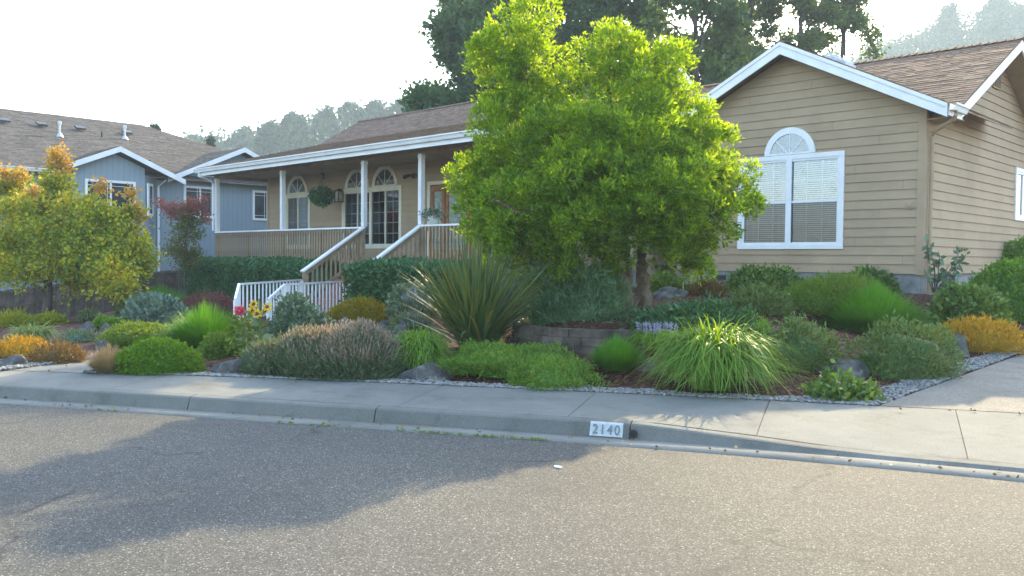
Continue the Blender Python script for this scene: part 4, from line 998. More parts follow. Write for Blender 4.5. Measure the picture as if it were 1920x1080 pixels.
# ---- main tree
TB = np.array([-7.82, 10.54, 0]); TB[2] = zg1(*TB[:2])-.03
mt_ = thing('shade_tree', 'large rounded tree with bright backlit yellow green leaves in front of the porch end', 'tree', TB)
tk = MB()
def tp(px, py, off=0): return atd(px, py, 13.0+off)
def limb(mb, pts, r0, r1, n=9):
    pts = [np.array(p, float) for p in pts]; Q = []
    t = np.linspace(0, len(pts)-1, (len(pts)-1)*5+1)
    for s in t:
        i = min(int(s), len(pts)-2); u = s-i; p0 = pts[max(i-1, 0)]; p1 = pts[i]; p2 = pts[i+1]; p3 = pts[min(i+2, len(pts)-1)]
        Q.append(.5*((2*p1)+(-p0+p2)*u+(2*p0-5*p1+4*p2-p3)*u*u+(-p0+3*p1-3*p2+p3)*u**3)+rng.normal(size=3)*r0*.10)
    mb.tube(Q, list(np.linspace(r0, r1, len(Q))*(1+.12*rng.normal(size=len(Q)))), n)
limb(tk, [TB+(0, 0, -.2), tp(1160, 520), tp(1125, 470, .1), tp(1085, 430, .2), tp(1030, 360, .1), tp(1000, 260, 0), tp(985, 120, 0)], .13, .03)
limb(tk, [TB+(0.05, 0.02, -.2), tp(1178, 520, .1), tp(1172, 470, .4), tp(1165, 400, .5), tp(1150, 280, .3), tp(1140, 130, .1)], .085, .025)
limb(tk, [TB+(.25, .2, -.2), tp(1205, 520, .3), tp(1203, 465, .4), tp(1215, 400, .3), tp(1250, 300, .2), tp(1240, 160, .2)], .115, .025)
limb(tk, [tp(1122, 466, .1), tp(1060, 430, -.6), tp(980, 400, -.9), tp(920, 370, -.8)], .06, .02)
limb(tk, [tp(1210, 430, .3), tp(1290, 390, -.2), tp(1360, 370, -.4)], .06, .02)
limb(tk, [tp(1203, 465, .4), tp(1250, 440, .9), tp(1290, 455, 1.0)], .03, .012)
limb(tk, [tp(1085, 430, .2), tp(1020, 300, 1.0), tp(960, 200, 1.1)], .05, .015)
limb(tk, [tp(1165, 400, .5), tp(1220, 280, 1.3), tp(1300, 220, 1.2)], .05, .015)
tk.build('trunk', BARK, mt_, smooth=True)
blobs = [(955, 95, 62, 0), (1003, 42, 40, .1), (915, 105, 40, -.1), (955, 170, 62, .1), (1000, 130, 48, .5), (1125, 115, 58, 0), (1148, 68, 34, 0), (1195, 135, 58, .2), (1255, 118, 40, .1), (1065, 185, 68, .2), (1180, 200, 75, -.3), (1262, 175, 50, .3),
 (962, 265, 86, -.2), (1075, 270, 90, -.7), (1190, 275, 95, -.6), (1285, 250, 62, -.1), (1320, 300, 70, -.2), (1362, 345, 52, -.2), (1385, 368, 42, 0), (1300, 370, 82, -.7), (1230, 360, 90, -1.0),
 (875, 335, 30, .1), (925, 345, 66, -.1), (985, 395, 84, -.8), (1100, 370, 95, -1.1), (1180, 385, 80, -.9), (940, 430, 54, -.3), (1020, 448, 58, -.3), (960, 478, 32, -.2), (1110, 428, 50, -.6), (1275, 425, 56, -.2), (1330, 418, 55, -.1), (1305, 470, 28, .1), (1302, 500, 16, .1),
 (905, 405, 46, -.2), (918, 468, 34, -.2), (1055, 482, 36, -.8), (1150, 462, 34, -.7), (1240, 472, 30, -.5), (1010, 250, 80, 1.0), (1150, 250, 95, 1.3), (1260, 290, 80, 1.2), (1020, 380, 80, .9), (1180, 360, 90, 1.1), (1080, 400, 55, .8), (1225, 395, 55, .6), (1060, 320, 90, .2)]
Ps, Ns = [], []
for (bx, by, br, off) in blobs:
    c = tp(bx, by, off*1.0); rr_ = br/F*13.0
    ns = int(34*rr_**2/.36)+5                                   # leaf clumps at the ends of the branches
    Ds = unit(rng.normal(size=(ns, 3))); cs = c+Ds*rr_*rng.uniform(.55, 1.0, (ns, 1))*np.array([1, 1, .95])
    for c2, d2 in zip(cs, Ds):
        rs = rng.uniform(.09, .21); k_ = int(330*rs*rs)+3; D = unit(rng.normal(size=(k_, 3))+d2*.5+np.array([0, 0, .35]))
        Ps.append(c2+D*rs*rng.uniform(.5, 1.1, (k_, 1))); Ns.append(D)
    k_ = int(38*rr_**2/.36); D = unit(rng.normal(size=(k_, 3))); Ps.append(c+D*rr_*rng.uniform(.2, .8, (k_, 1))); Ns.append(D)
Ps = np.concatenate(Ps); Ns = np.concatenate(Ns)
V, Fc = sprigs(Ps, Ns, 11, .07, .0135, .5, .55, .035, .08)
crown = mesh('crown', V, Fc, M['main'], mt_)

# ---- hedges
def hedge(name, label, pts, wd, ztop, mat, zlo=None):
    """clipped hedge along pts (x,y)"""
    pts = [np.array(p, float) for p in pts]; Ls = [np.linalg.norm(b-a) for a, b in zip(pts[:-1], pts[1:])]; P = []; Nn = []
    core = MB()
    for (a, b), L_ in zip(zip(pts[:-1], pts[1:]), Ls):
        u = (b-a)/L_; v = np.array([-u[1], u[0]]); g0 = min(zg1(*a), zg1(*b))
        n_ = int(L_*(2*(ztop-g0)+wd)*520); s = rng.uniform(-.1, L_+.1, n_); f_ = rng.uniform(0, 2*(ztop-g0)+wd, n_); hh = ztop-g0
        for si, fi in zip(s, f_):
            if fi < hh: o, z, nn_ = -wd/2, fi, (-v[0], -v[1], .2)
            elif fi < hh+wd: o, z, nn_ = fi-hh-wd/2, hh, (0, 0, 1)
            else: o, z, nn_ = wd/2, fi-hh-wd, (v[0], v[1], .2)
            k_ = .06*math.sin(si*2.3+z*3+a[0])+.05*math.sin(si*5.1-z*4)
            cz = 1-max(0, (abs(o)/(wd/2)))**4*.10*(z/hh)**6
            p = a+u*si+v*(o*(1+k_)); P.append((p[0], p[1], g0+z*cz+k_*.5+rng.normal()*.02)); Nn.append(nn_)
        core.bar((*(a), g0+hh*.45), (*(b), g0+hh*.45), wd*.86, hh*.9)
    P = np.array(P); Nn = np.array(Nn); V, Fc = sprigs(P, unit(Nn), 4, .085, .026, .7, .15, .05, .08)
    cv = np.array(core.v); cf = np.array(core.f)
    V, Fc = join((cv, cf), (V, Fc))
    return tag(mesh(name, V, Fc, mat, loc=(pts[0][0], pts[0][1], zg1(*pts[0]))), label, 'hedge')
hedge('hedge', 'long dark green clipped hedge below the porch railing, left of the stair', [(-27.9, 13.75), (-24, 13.7), (-20.6, 13.75)], 1.1, 1.42, M['dark'])
hedge('hedge', 'dark green clipped hedge right of the porch stair behind the sword leaved plant', [(-16.6, 12.4), (-13.2, 13.0)], 1.5, 1.42, M['dark'])

# ---- boulders
def boulder(label, cx, by, w, ty, deep=.7, seed=0, group=None):
    c, r = place(cx, by, w, ty, deep); c = c-np.array([0, 0, r[2]*.12]); bm = bmesh.new(); bmesh.ops.create_icosphere(bm, subdivisions=4, radius=1)
    V = np.array([v.co[:] for v in bm.verts]); Fc = np.array([[v.index for v in f_.verts] for f_ in bm.faces]); bm.free()
    l1, l2, l3 = Lump(.16, 1.6), Lump(.05, 5), Lump(.018, 14)
    V = V*(l1(V)*l2(V))[:, None]
    for q in unit(rng.normal(size=(9, 3))):
        d_ = rng.uniform(.62, .9); ex_ = np.maximum(0, V@q-d_); V = V-ex_[:, None]*q*.9
    V = V*(l3(unit(V)))[:, None]*np.array([1.08, 1.08, 1.05])
    V = c+V[:, :1]*RH*r[0]+V[:, 1:2]*FH*r[1]+V[:, 2:]*np.array([0, 0, 1])*r[2]
    o = mesh('boulder', V, Fc, ROCK, loc=c, smooth=True); return tag(o, label, 'boulder', group)
boulder('rounded grey boulder at the left edge of the photo below the orange heather', 22, 692, 56, 660)
boulder('small grey boulder between the bronze heather and the green juniper mound', 189, 655, 32, 630)
boulder('small dark boulder just behind the small boulder by the juniper mound', 198, 632, 40, 603)
boulder('dark flat boulder behind the small green cushion at left', 162, 622, 36, 600)
boulder('dark grey boulder between the dahlia and the bright green dome shrub', 430, 704, 70, 661)
boulder('grey boulder behind the faded lavender, in front of the olive gold heather', 653, 622, 56, 595)
boulder('dark boulder under the purple lavender, left of the sword leaved plant', 752, 640, 44, 604)
boulder('small square dark boulder right of the olive gold heather', 722, 612, 24, 597)
boulder('dark low boulder at the foot of the pale strappy grass by the sidewalk', 812, 716, 92, 668)
boulder('smooth grey boulder with a pale top behind the low rosette shrub', 1583, 708, 98, 665)
boulder('dark boulder half hidden beside the golden heather on the right', 1795, 668, 52, 627)
boulder('dark boulder left of the large strappy grass clump', 1212, 700, 44, 664)
boulder('low dark rock under the yellow green shrub behind the tree trunk', 1250, 562, 70, 536)

# ---- retaining wall
rt = MB(); arc = [(-8.55, 8.75), (-8.1, 8.38), (-7.5, 8.32), (-6.9, 8.52), (-6.45, 8.85), (-6.3, 9.3)]
arc = smooth(np.array(arc), 80); Sa = np.r_[0, np.cumsum(np.linalg.norm(np.diff(arc, axis=0), axis=1))]
for row in range(4):
    s = .1*row % .3
    while s < Sa[-1]-.05:
        e_ = min(s+.30*rng.uniform(.9, 1.1), Sa[-1]); a = np.array([np.interp(s+.006, Sa, arc[:, i]) for i in (0, 1)]); b = np.array([np.interp(e_-.006, Sa, arc[:, i]) for i in (0, 1)])
        u = (b-a)/np.linalg.norm(b-a); v = np.array([-u[1], u[0]]); o = .02*row+rng.uniform(-.012, .012); z0 = .30+.105*row
        a3, b3 = a+v*o, b+v*o
        rt.prism([(*(a3), z0), (*(b3), z0), (*(b3), z0+.10), (*(a3), z0+.10)], (*(v*.2), 0)); s = e_
tag(rt.build('retaining_wall', BLOCK, loc=(-7.5, 8.4, .36)), 'low retaining wall of rough tan blocks below the shade tree', 'wall')

# ---- shrubs, heathers and grasses, one object each
HG = 'heather mounds in the front garden'; GG = 'ornamental grasses in the front garden'
plant('heather_mound', 'golden orange heather mound above the boulder at the left edge', 'heather', 45, 668, 110, 632, 'needle', M['gold'], HG)
plant('heather_mound', 'bronze brown heather mound at the sidewalk edge left of the path', 'heather', 108, 686, 105, 644, 'needle', M['bronze'], HG)
plant('heather_mound', 'yellow green spiky clump far left in front of the fence', 'heather', 26, 613, 74, 586, 'needle', M['boxy'], HG, L=.09, spread=.5)
plant('cushion_shrub', 'neat rounded bright yellow green cushion shrub near the fence', 'shrub', 94, 609, 66, 585, 'leafy', M['boxy'], None, L=.05)
plant('grass_clump', 'dark strappy clump with bronze tips between the yellow cushion and the boulders', 'grass clump', 162, 606, 56, 577, 'grass', M['phor'], GG, n=260, W=.03, lean=.7)
plant('cushion_shrub', 'small bright green cushion shrub behind the boulders at left', 'shrub', 203, 620, 66, 593, 'leafy', M['box'], None, L=.05)
plant('grass_clump', 'pale striped strappy clump behind the bronze heather', 'grass clump', 62, 648, 118, 607, 'grass', M['strapl'], GG, n=700, W=.022, lean=.9)
plant('grey_shrub', 'low grey green shrub behind the bronze heather', 'shrub', 150, 645, 72, 617, 'needle', M['greygreen'], None)
plant('juniper_mound', 'broad low green juniper mound behind the bright dome shrub', 'juniper', 272, 652, 152, 600, 'leafy', M['olive'], None, L=.035, W=.008, lump=.10)
plant('blue_shrub', 'blue green mounded shrub with small silvery leaves left of the stair rails', 'shrub', 294, 606, 134, 550, 'leafy', M['bluegreen'], None, L=.08, W=.022)
plant('grass_clump', 'soft pale green grassy mound in front of the left hedge', 'grass clump', 300, 580, 150, 538, 'fine', M['fine'], GG, n=2500, W=.014, lean=.8)
plant('grey_shrub', 'olive grey shrub at the fence, left of the blue green shrub', 'shrub', 245, 592, 60, 556, 'needle', M['heath'], None)
plant('heather_mound', 'dusky mauve heather left of the white handrails', 'heather', 392, 594, 112, 552, 'needle', M['mauve'], HG, L=.07)
plant('grass_clump', 'bright green feathery grass clump left of the red dahlia', 'grass clump', 385, 658, 150, 578, 'fine', M['fine'], GG, n=5000, W=.013, lean=.85)
plant('grass_clump', 'small tan tufted grass between the juniper and the blue green shrub', 'grass clump', 286, 605, 62, 577, 'fine', M['tanG'], GG, n=900, W=.009)
plant('cushion_shrub', 'bright green cushion shrub touching the back of the dome shrub', 'shrub', 315, 655, 60, 634, 'leafy', M['box'], None, L=.05)
plant('grass_clump', 'tan feather grass tuft at the path corner', 'grass clump', 205, 704, 72, 650, 'fine', M['tanG'], GG, n=2200, W=.009, lean=.75)
plant('dome_shrub', 'large smooth bright green dome shrub beside the sidewalk', 'shrub', 294, 706, 176, 634, 'leafy', M['box'], None, L=.03, W=.008, lump=.03, deep=.75)
plant('cushion_shrub', 'olive green cushion shrub left of the dahlia', 'shrub', 415, 670, 86, 623, 'leafy', M['olive'], None, L=.03, W=.01)
plant('grey_shrub', 'grey green shrub in front of the white handrail', 'shrub', 556, 650, 126, 558, 'leafy', M['greygreen'], None, L=.06, W=.018, lump=.12)
plant('heather_mound', 'olive gold heather mound right of the white handrail', 'heather', 675, 606, 136, 560, 'needle', M['golddark'], HG)
plant('grey_shrub', 'grey green shrub left of the sword leaved plant in front of the hedge', 'shrub', 764, 602, 80, 528, 'leafy', M['greygreen'], None, L=.06, W=.018, lump=.12)
def lavender(label, cx, by, w, ty, n=1500, fm_=None, deep=.8, L=.42, gm=None):
    c, r = place(cx, by, w, ty, deep); r2 = (r[0]*.93, r[1]*.93, r[2]*.72); lp = Lump(.1, 3)
    root = thing('lavender', label, 'lavender', c)
    P, Nn = dome_pts(c, r2, lp, int(n*1.6)); V, Fc = join(dome_core(c, r2, lp, .7), sprigs(P, Nn, 7, .085, .0055, .4, .7, .06, 0))
    mesh('foliage', V, Fc, gm or M['lavl'], root)
    P, Nn = dome_pts(c, r2, lp, int(n*.62), zmin=.18); D = unit(Nn*.55+np.array([0, 0, .8])+rng.normal(size=Nn.shape)*.13); Ls = r[2]*.36*rng.uniform(.6, 1.15, (len(P), 1))
    T_ = P+D*Ls; st_, sf_ = leaves(P, D, float(Ls.mean())*1.0, .0035); k = 5
    Q = np.repeat(T_, k, 0)-np.repeat(D, k, 0)*rng.uniform(0, .13, (len(P)*k, 1)); Dq = unit(np.repeat(D, k, 0)+rng.normal(size=(len(P)*k, 3))*.18)
    V, Fc = join((st_, sf_), leaves(Q, Dq, .042, .0055)); mesh('flower_spikes', V, Fc, fm_ or M['tan'], root)
lavender('left low end of the faded tan lavender drift, beside the dahlia', 520, 706, 116, 640, 2400)
lavender('middle of the faded tan lavender drift beside the sidewalk', 590, 712, 170, 626, 4200)
lavender('tallest right end of the faded tan lavender drift, in front of the grey boulder', 668, 714, 150, 611, 4200)
lavender('purple flowering lavender beside the sword leaved plant', 778, 604, 60, 553, 500, M['purple'])
lavender('low purple lavender spilling over the dark boulder', 768, 632, 60, 592, 450, M['purple'])
plant('grass_clump', 'lime green strappy grass in front of the sword leaved plant', 'grass clump', 786, 708, 130, 612, 'grass', M['strap'], GG, n=1300, W=.019, lean=1.1, droop=.8)

# sword-leaved plant
c, r = place(893, 662, 150, 470, .8); root_c = c
n_ = 520; a = rng.uniform(0, 2*math.pi, n_); q = np.sqrt(rng.uniform(0, 1, n_)); dep = (c-EYE)@FW; hh = atd(893, 440, dep)[2]-c[2]
P = c+np.stack([np.cos(a)*q*.2, np.sin(a)*q*.2, 0*a], 1); le = np.clip(q**1.6*.72+rng.normal(size=n_)*.1, .02, .95)
V1 = blades(P, a+rng.normal(size=n_)*.45, le, hh*rng.uniform(.62, 1.08, n_), .050, 6, .26*rng.uniform(.2, 2, n_), .5)
tag(mesh('sword_leaf_plant', V1[0], V1[1], M['phor'], loc=c), 'tall clump of stiff bronze green sword leaves with orange edges left of the shade tree', 'flax plant')
# ground covers
plant('ground_cover', 'dark to mid green mat of creeping ground cover by the sidewalk, below the retaining wall', 'ground cover', 945, 720, 250, 645, 'needle', M['thyme'], None, deep=.75, L=.032, W=.0042, lump=.16, spread=.6, up=.7)
plant('ground_cover', 'brighter yellow green mat of creeping ground cover at the sidewalk edge', 'ground cover', 1030, 733, 185, 668, 'needle', M['thyme'], None, deep=.8, L=.034, W=.0045, lump=.16, spread=.7, up=.7)
plant('grass_clump', 'fine dark green tufted grass right of the ground cover', 'grass clump', 1156, 712, 92, 637, 'fine', M['fine'], GG, n=4000, W=.009, lean=.75)
plant('rosemary', 'tall grey green rosemary in front of the tree trunk above the retaining wall', 'shrub', 1075, 606, 215, 488, 'needle', M['rosem'], None, L=.10, W=.006, lump=.16, spread=.45, up=1.0, deep=.55)
plant('rosemary', 'lower grey green bush between the sword leaves and the rosemary', 'shrub', 985, 585, 110, 508, 'needle', M['rosem'], None, L=.09, W=.006, lump=.16, spread=.45, up=1.0)
# liriope
c, r = place(1228, 668, 96, 608, .8); root = thing('lilyturf', 'lilyturf clump with pale purple flower spikes between retaining wall and big grass', 'lilyturf', c)
n_ = 800; a = rng.uniform(0, 6.28, n_); q = np.sqrt(rng.uniform(0, 1, n_)); P = c+np.stack([np.cos(a)*q*.12, np.sin(a)*q*.12, 0*a], 1)
V, Fc = arcs(P, a, r[0]*1.05*q, r[2]*.8*rng.uniform(.6, 1, n_), r[2]*.35*rng.uniform(0, 1.4, n_), .016, 5); mesh('foliage', V, Fc, M['strap'], root)
n_ = 46; a = rng.uniform(0, 6.28, n_); q = np.sqrt(rng.uniform(0, 1, n_)); B_ = c+np.stack([np.cos(a)*q*.26, np.sin(a)*q*.26, np.full(n_, r[2]*.55)], 1); D = unit(np.stack([np.cos(a)*q*.35, np.sin(a)*q*.35, np.ones(n_)], 1))
k = 40; s = rng.uniform(0, .17, (n_*k, 1)); Q = np.repeat(B_, k, 0)+np.repeat(D, k, 0)*s; V, Fc = leaves(Q, unit(np.repeat(D, k, 0)*.6+rng.normal(size=(n_*k, 3))*.6), .018, .006)
mesh('flower_spikes', V, Fc, M['purple'], root)
plant('juniper_carpet', 'wide dark green juniper carpet right of the tree trunk', 'juniper', 1300, 640, 235, 560, 'leafy', M['jun'], None, L=.07, W=.012, lump=.12, deep=.75, up=.1)
plant('juniper_carpet', 'lighter green juniper patch between the dark carpet and the grass clump', 'juniper', 1385, 632, 110, 585, 'leafy', M['topi'], None, L=.05, W=.010, lump=.12)
c, r = place(1338, 748, 200, 600, .85)
_, _, _ = plant('grass_clump', 'largest arching strappy grass clump, spilling onto the sidewalk', 'grass clump', 1338, 748, 245, 604, 'grass', M['strap'], GG, n=3000, W=.021, lean=1.05, droop=.85, seg=7)
plant('grass_clump', 'slim upright strappy clump behind the largest grass clump', 'grass clump', 1425, 690, 60, 592, 'grass', M['strap'], GG, n=350, W=.016, lean=.6)
plant('azalea', 'rounded yellow green shrub behind the tree trunk', 'shrub', 1245, 552, 84, 511, 'leafy', M['olive'], None, L=.06, W=.016)
plant('azalea', 'dark green rounded azalea under the wide window', 'shrub', 1428, 558, 145, 498, 'leafy', M['azalea'], None, L=.07, W=.02, lump=.1)
plant('grey_shrub', 'grey green low shrub in front of the dark azalea', 'shrub', 1425, 590, 115, 540, 'needle', M['heath'], None, L=.08)
plant('heather_mound', 'broad dark green mound below the window, behind the feathery grass', 'heather', 1570, 605, 205, 514, 'needle', M['olive'], HG, L=.07, lump=.07)
plant('azalea', 'low dark shrub against the foundation right of the window', 'shrub', 1625, 550, 110, 505, 'leafy', M['azalea'], None, L=.07, W=.02)
plant('grass_clump', 'large bright green feathery grass in the middle of the right bed', 'grass clump', 1638, 634, 230, 542, 'fine', M['fine'], GG, n=9000, W=.013, lean=.95, droop=.35)
plant('heather_mound', 'green heather right of the largest grass clump', 'heather', 1500, 705, 150, 592, 'needle', M['heath'], HG, L=.055, W=.006, lump=.17, spread=.5)
plant('heather_mound', 'dark heather with faded pink flowers at the driveway corner', 'heather', 1690, 718, 200, 610, 'needle', M['heath'], HG, L=.055, W=.006, lump=.17, spread=.5)
plant('azalea', 'large dark azalea mound at the house corner', 'shrub', 1814, 618, 148, 527, 'leafy', M['azalea'], None, L=.07, W=.02, lump=.07)
plant('topiary', 'wide clipped dome shrub at the right edge, lower tier', 'topiary', 1905, 602, 200, 483, 'leafy', M['topi'], None, L=.05, W=.014, lump=.05)
plant('topiary', 'small clipped dome rising behind the right edge shrub', 'topiary', 1925, 560, 150, 445, 'leafy', M['topi'], None, L=.05, W=.014, lump=.05)
plant('heather_mound', 'golden yellow heather mound along the driveway', 'heather', 1828, 666, 172, 597, 'needle', M['gold'], HG, L=.06)
plant('rosette_shrub', 'low shrub of dark glossy rosettes at the sidewalk corner', 'shrub', 1580, 757, 150, 702, 'leafy', M['azalea'], None, L=.06, W=.02, lump=.18, fill=.2)
plant('grey_shrub', 'dull brownish grey bush at the foundation under the window edge', 'shrub', 1325, 556, 70, 525, 'needle', M['bronze'], None, L=.08)
plant('dark_bush', 'dark bush in front of the fence at the left edge', 'shrub', 45, 596, 130, 558, 'leafy', M['dark'], None, L=.09, W=.025)

# pink heather flowers
# scraggly shrub at the corner
def stems(name, label, cat, base, tips, mat, ln=.12, lw=.035, k=10, group=None):
    base = np.array(base, float); root = thing(name, label, cat, base, group); st_ = MB(); P, D = [], []
    for tpn in tips:
        tpn = np.array(tpn, float); mid_ = (base+tpn)/2+rng.normal(size=3)*.05; limb(st_, [base, mid_, tpn], .014, .006, 5)
        for s in rng.uniform(.75, 1.05, k): P.append(base+(tpn-base)*min(s, 1)+rng.normal(size=3)*.015); D.append(unit(rng.normal(size=(1, 3))+np.array([[0, 0, .35]]))[0])
    st_.build('stems', BARK, root); V, Fc = leaves(np.array(P), np.array(D), ln, lw, .06); mesh('leaves', V, Fc, mat, root); return root
cb_ = hit(1752, 560); dd = (cb_-EYE)@FW-.3
stems('leggy_shrub', 'leggy shrub with a few leaf tufts in front of the house corner', 'shrub', hit(1752, 558), [atd(x, y, dd+o) for x, y, o in ((1738, 452, 0), (1745, 468, .1), (1762, 478, -.1), (1752, 490, 0), (1800, 470, .2), (1812, 476, .1), (1796, 492, 0), (1775, 505, .2), (1792, 515, -.1), (1760, 520, .2), (1780, 525, 0), (1740, 520, .1), (1770, 540, 0))], M['greygreen'], .13, .032, 14)
sb = hit(1281, 552); ds = (sb-EYE)@FW
stems('sapling', 'thin sapling with yellow and green leaves left of the foundation vent', 'sapling', hit(1311, 552), [atd(1312, 505, ds), atd(1310, 488, ds), atd(1316, 495, ds)], M['boxy'], .1, .035, 22)
stk = MB(); stk.tube([sb-(0, 0, .1), atd(1281, 523, ds)], .008, 6); tag(stk.build('garden_stake', surf('lime_stake', (.4, .5, .2), .5), loc=sb), 'thin pale green garden stake in front of the foundation', 'stake')

# dahlia and sunflowers
fb_ = hit(470, 668); df = (fb_-EYE)@FW
YEL = surf('yellow_petals', (.75, .50, .02), .6, .1, 20); PINK = surf('pink_petals', (.72, .10, .14), .6, .15, 20); SEED = surf('seed_disc', (.16, .08, .02), .9)
def flower(root, c, rad, n_, facing, matp, kind='sun'):
    facing = np.array(facing, float); facing /= np.linalg.norm(facing); c = np.array(c, float)
    a = np.cross(facing, (0, 0, 1)); a /= np.linalg.norm(a); b = np.cross(facing, a)
    if kind == 'sun':
        th = np.linspace(0, 6.28, n_, endpoint=False)+rng.normal(size=n_)*.06; D = np.outer(np.cos(th), a)+np.outer(np.sin(th), b)+facing*.15+rng.normal(size=(n_, 3))*.08
        V, Fc = leaves(c+unit(D)*rad*.25, unit(D), rad*.8, rad*.18, .05); o = mesh('flower', V, Fc, matp, root)
        d = MB(); d.tube([c-facing*.01, c+facing*.012, c+facing*.022], [rad*.36, rad*.36, rad*.2], 14); d.build('seed_disc', SEED, o)
    else:
        D = unit(rng.normal(size=(n_, 3))); D = D[(D@facing) > -.35]; V, Fc = leaves(c+D*rad*.25, D, rad*.75, rad*.22, .12); mesh('flower', V, Fc, matp, root)
sf0 = thing('sunflower', 'tall sunflower stalk with five yellow blooms left of the grey green shrub', 'sunflower', hit(487, 668))
B0 = hit(487, 668); ds_ = (B0-EYE)@FW; st_ = MB(); limb(st_, [B0, atd(487, 620, ds_), atd(486, 560, ds_)], .016, .010, 7)
heads = [(476, 570, 0), (474, 582, .05), (482, 588, -.05), (501, 575, 0), (497, 582, .08), (470, 601, -.04)]
for (x, y, o) in heads[:5]: limb(st_, [atd(486, y+22, ds_), atd(x, y, ds_+o)], .007, .005, 5)
st_.build('stem', leafmat('flower_stem', [(.08, .16, .03), (.10, .2, .04)], .1, 1, .2, 0), sf0)
for (x, y, o) in heads: flower(sf0, atd(x, y, ds_+o), .068 if (x, y) != (470, 601) else .035, 18, (.72+rng.normal()*.3, -.65+rng.normal()*.2, .1), YEL)
P = []; D = []
for (x, y) in ((500, 612), (495, 606), (478, 618), (505, 632), (470, 628), (483, 640), (498, 645), (474, 650), (490, 655), (476, 605)):
    P.append(atd(487, y+6, ds_)); v = atd(x, y, ds_+rng.normal()*.08)-P[-1]; D.append(v/np.linalg.norm(v)+np.array([0, 0, .1]))
V, Fc = leaves(np.array(P), unit(np.array(D)), .16, .055, .08); mesh('leaves', V, Fc, leafmat('broad_pale_leaves', [(.09, .17, .09), (.14, .23, .12)], .3, 2, .4, 1.1), sf0)
da = thing('dahlia', 'single pink red dahlia bloom on a leafy stem in front of the white handrail', 'dahlia', hit(458, 668)); B0 = hit(458, 668)
st_ = MB(); limb(st_, [B0, atd(459, 625, ds_-.1), atd(450, 585, ds_-.1)], .009, .006, 6); st_.build('stem', BARK, da)
flower(da, atd(449, 583, ds_-.12), .074, 160, (.7, -.7, .3), PINK, 'ball')
P, Nn = dome_pts(B0+np.array([0, 0, .1]), (.16, .14, .38), Lump(.2, 3), 110); V, Fc = sprigs(P, Nn, 4, .075, .022, .7, .2, .03, .05); mesh('leaves', V, Fc, M['olive'], da)

# ---- hanging basket and pot plant
V, Fc = sprigs(*(lambda D: (HB+D*np.array([.30, .30, .23])*rng.uniform(.7, 1.05, (len(D), 1)), D))(unit(rng.normal(size=(900, 3)))), 5, .07, .022, .7, -.1, .04, .05)
mesh('foliage', V, Fc, M['dark'], hbk)
for D in unit(rng.normal(size=(22, 3))): V, Fc = sprigs((HB+D*np.array([.33, .33, .25]))[None], D[None], 6, .035, .016, .8, 0, .010, 0); mesh('flower', V, Fc, WHITE, hbk)
q_ = MB(); q_.tube([HB-(0, 0, .24), HB-(0, 0, .1), HB+(0, 0, .02)], [.10, .17, .19], 14)
q_.build('basket', surf('coir_basket', (.10, .06, .03), .9), hbk)
q_ = MB()
for t_ in (0, 2.1, 4.2): q_.tube([HB+np.array([.18*math.cos(t_), .18*math.sin(t_), 0]), (HB[0], HB[1], HB[2]+.52)], .005, 5)
q_.tube([(HB[0], HB[1], HB[2]+.52), (HB[0], HB[1], 4.41)], .006, 5); q_.build('hanger_wire', BLACK, hbk)
pc = pot0; pth = thing('flower_pot', 'white ribbed pot with a trailing plant standing on the porch rail', 'plant pot', (pc[0], 14.5, 2.47))
q_ = MB(); q_.tube([(pc[0], 14.5, 2.472), (pc[0], 14.5, 2.56), (pc[0], 14.5, 2.66), (pc[0], 14.5, 2.69)], [.10, .135, .145, .155], 22); q_.build('pot', surf('white_pot', (.62, .62, .58), .5, .08, 20), pth, smooth=False)
P, Nn = dome_pts(np.array([pc[0], 14.5, 2.67]), (.19, .19, .16), Lump(.3, 3), 90, zmin=-.3); V, Fc = sprigs(P, Nn, 5, .06, .018, .8, .1, .04, .05); mesh('foliage', V, Fc, M['greygreen'], pth)

# ---- maples on the left
def tree(name, label, cat, base, crowns, dep, lm, trunk, k=7, L=.1, W=.035, dens=1., group=None, spread=.7, up=.0, extra=None, flat=.7, bark=BARKD, jit=.08):
    root = thing(name, label, cat, base, group); tb = MB()
    for pts, r0, r1 in trunk: limb(tb, pts, r0, r1, 7)
    tb.build('trunk', bark, root, smooth=True)
    Ps, Ns = [], []
    for (x, y, br, off) in crowns:
        c = atd(x, y, dep+off); rr_ = br/F*dep; m_ = int(70*rr_**2/(L*L)*.16*dens)+14
        D = unit(rng.normal(size=(m_, 3))); lp = Lump(.3, 3); q = rng.uniform(0, 1, (m_, 1))**.5
        Ps.append(c+D*rr_*lp(D)[:, None]*q*np.array([1, 1, flat])); Ns.append(D)
    V, Fc = sprigs(np.concatenate(Ps), np.concatenate(Ns), k, L, W, spread, up, jit, .06); mesh('crown', V, Fc, lm, root)
    if extra:
        Ps, Ns = [], []
        for (x, y, br, off) in extra[1]:
            c = atd(x, y, dep+off); rr_ = br/F*dep; m_ = int(70*rr_**2/(L*L)*.16*dens)+10; D = unit(rng.normal(size=(m_, 3)))
            Ps.append(c+D*rr_*rng.uniform(.2, 1, (m_, 1))*np.array([1, 1, flat])); Ns.append(D)
        V, Fc = sprigs(np.concatenate(Ps), np.concatenate(Ns), k, L, W, spread, up, jit, .06); mesh('turning_leaves', V, Fc, extra[0], root)
    return root
mb_ = atd(88, 590, 21); mb_[2] = zg1(mb_[0], mb_[1])
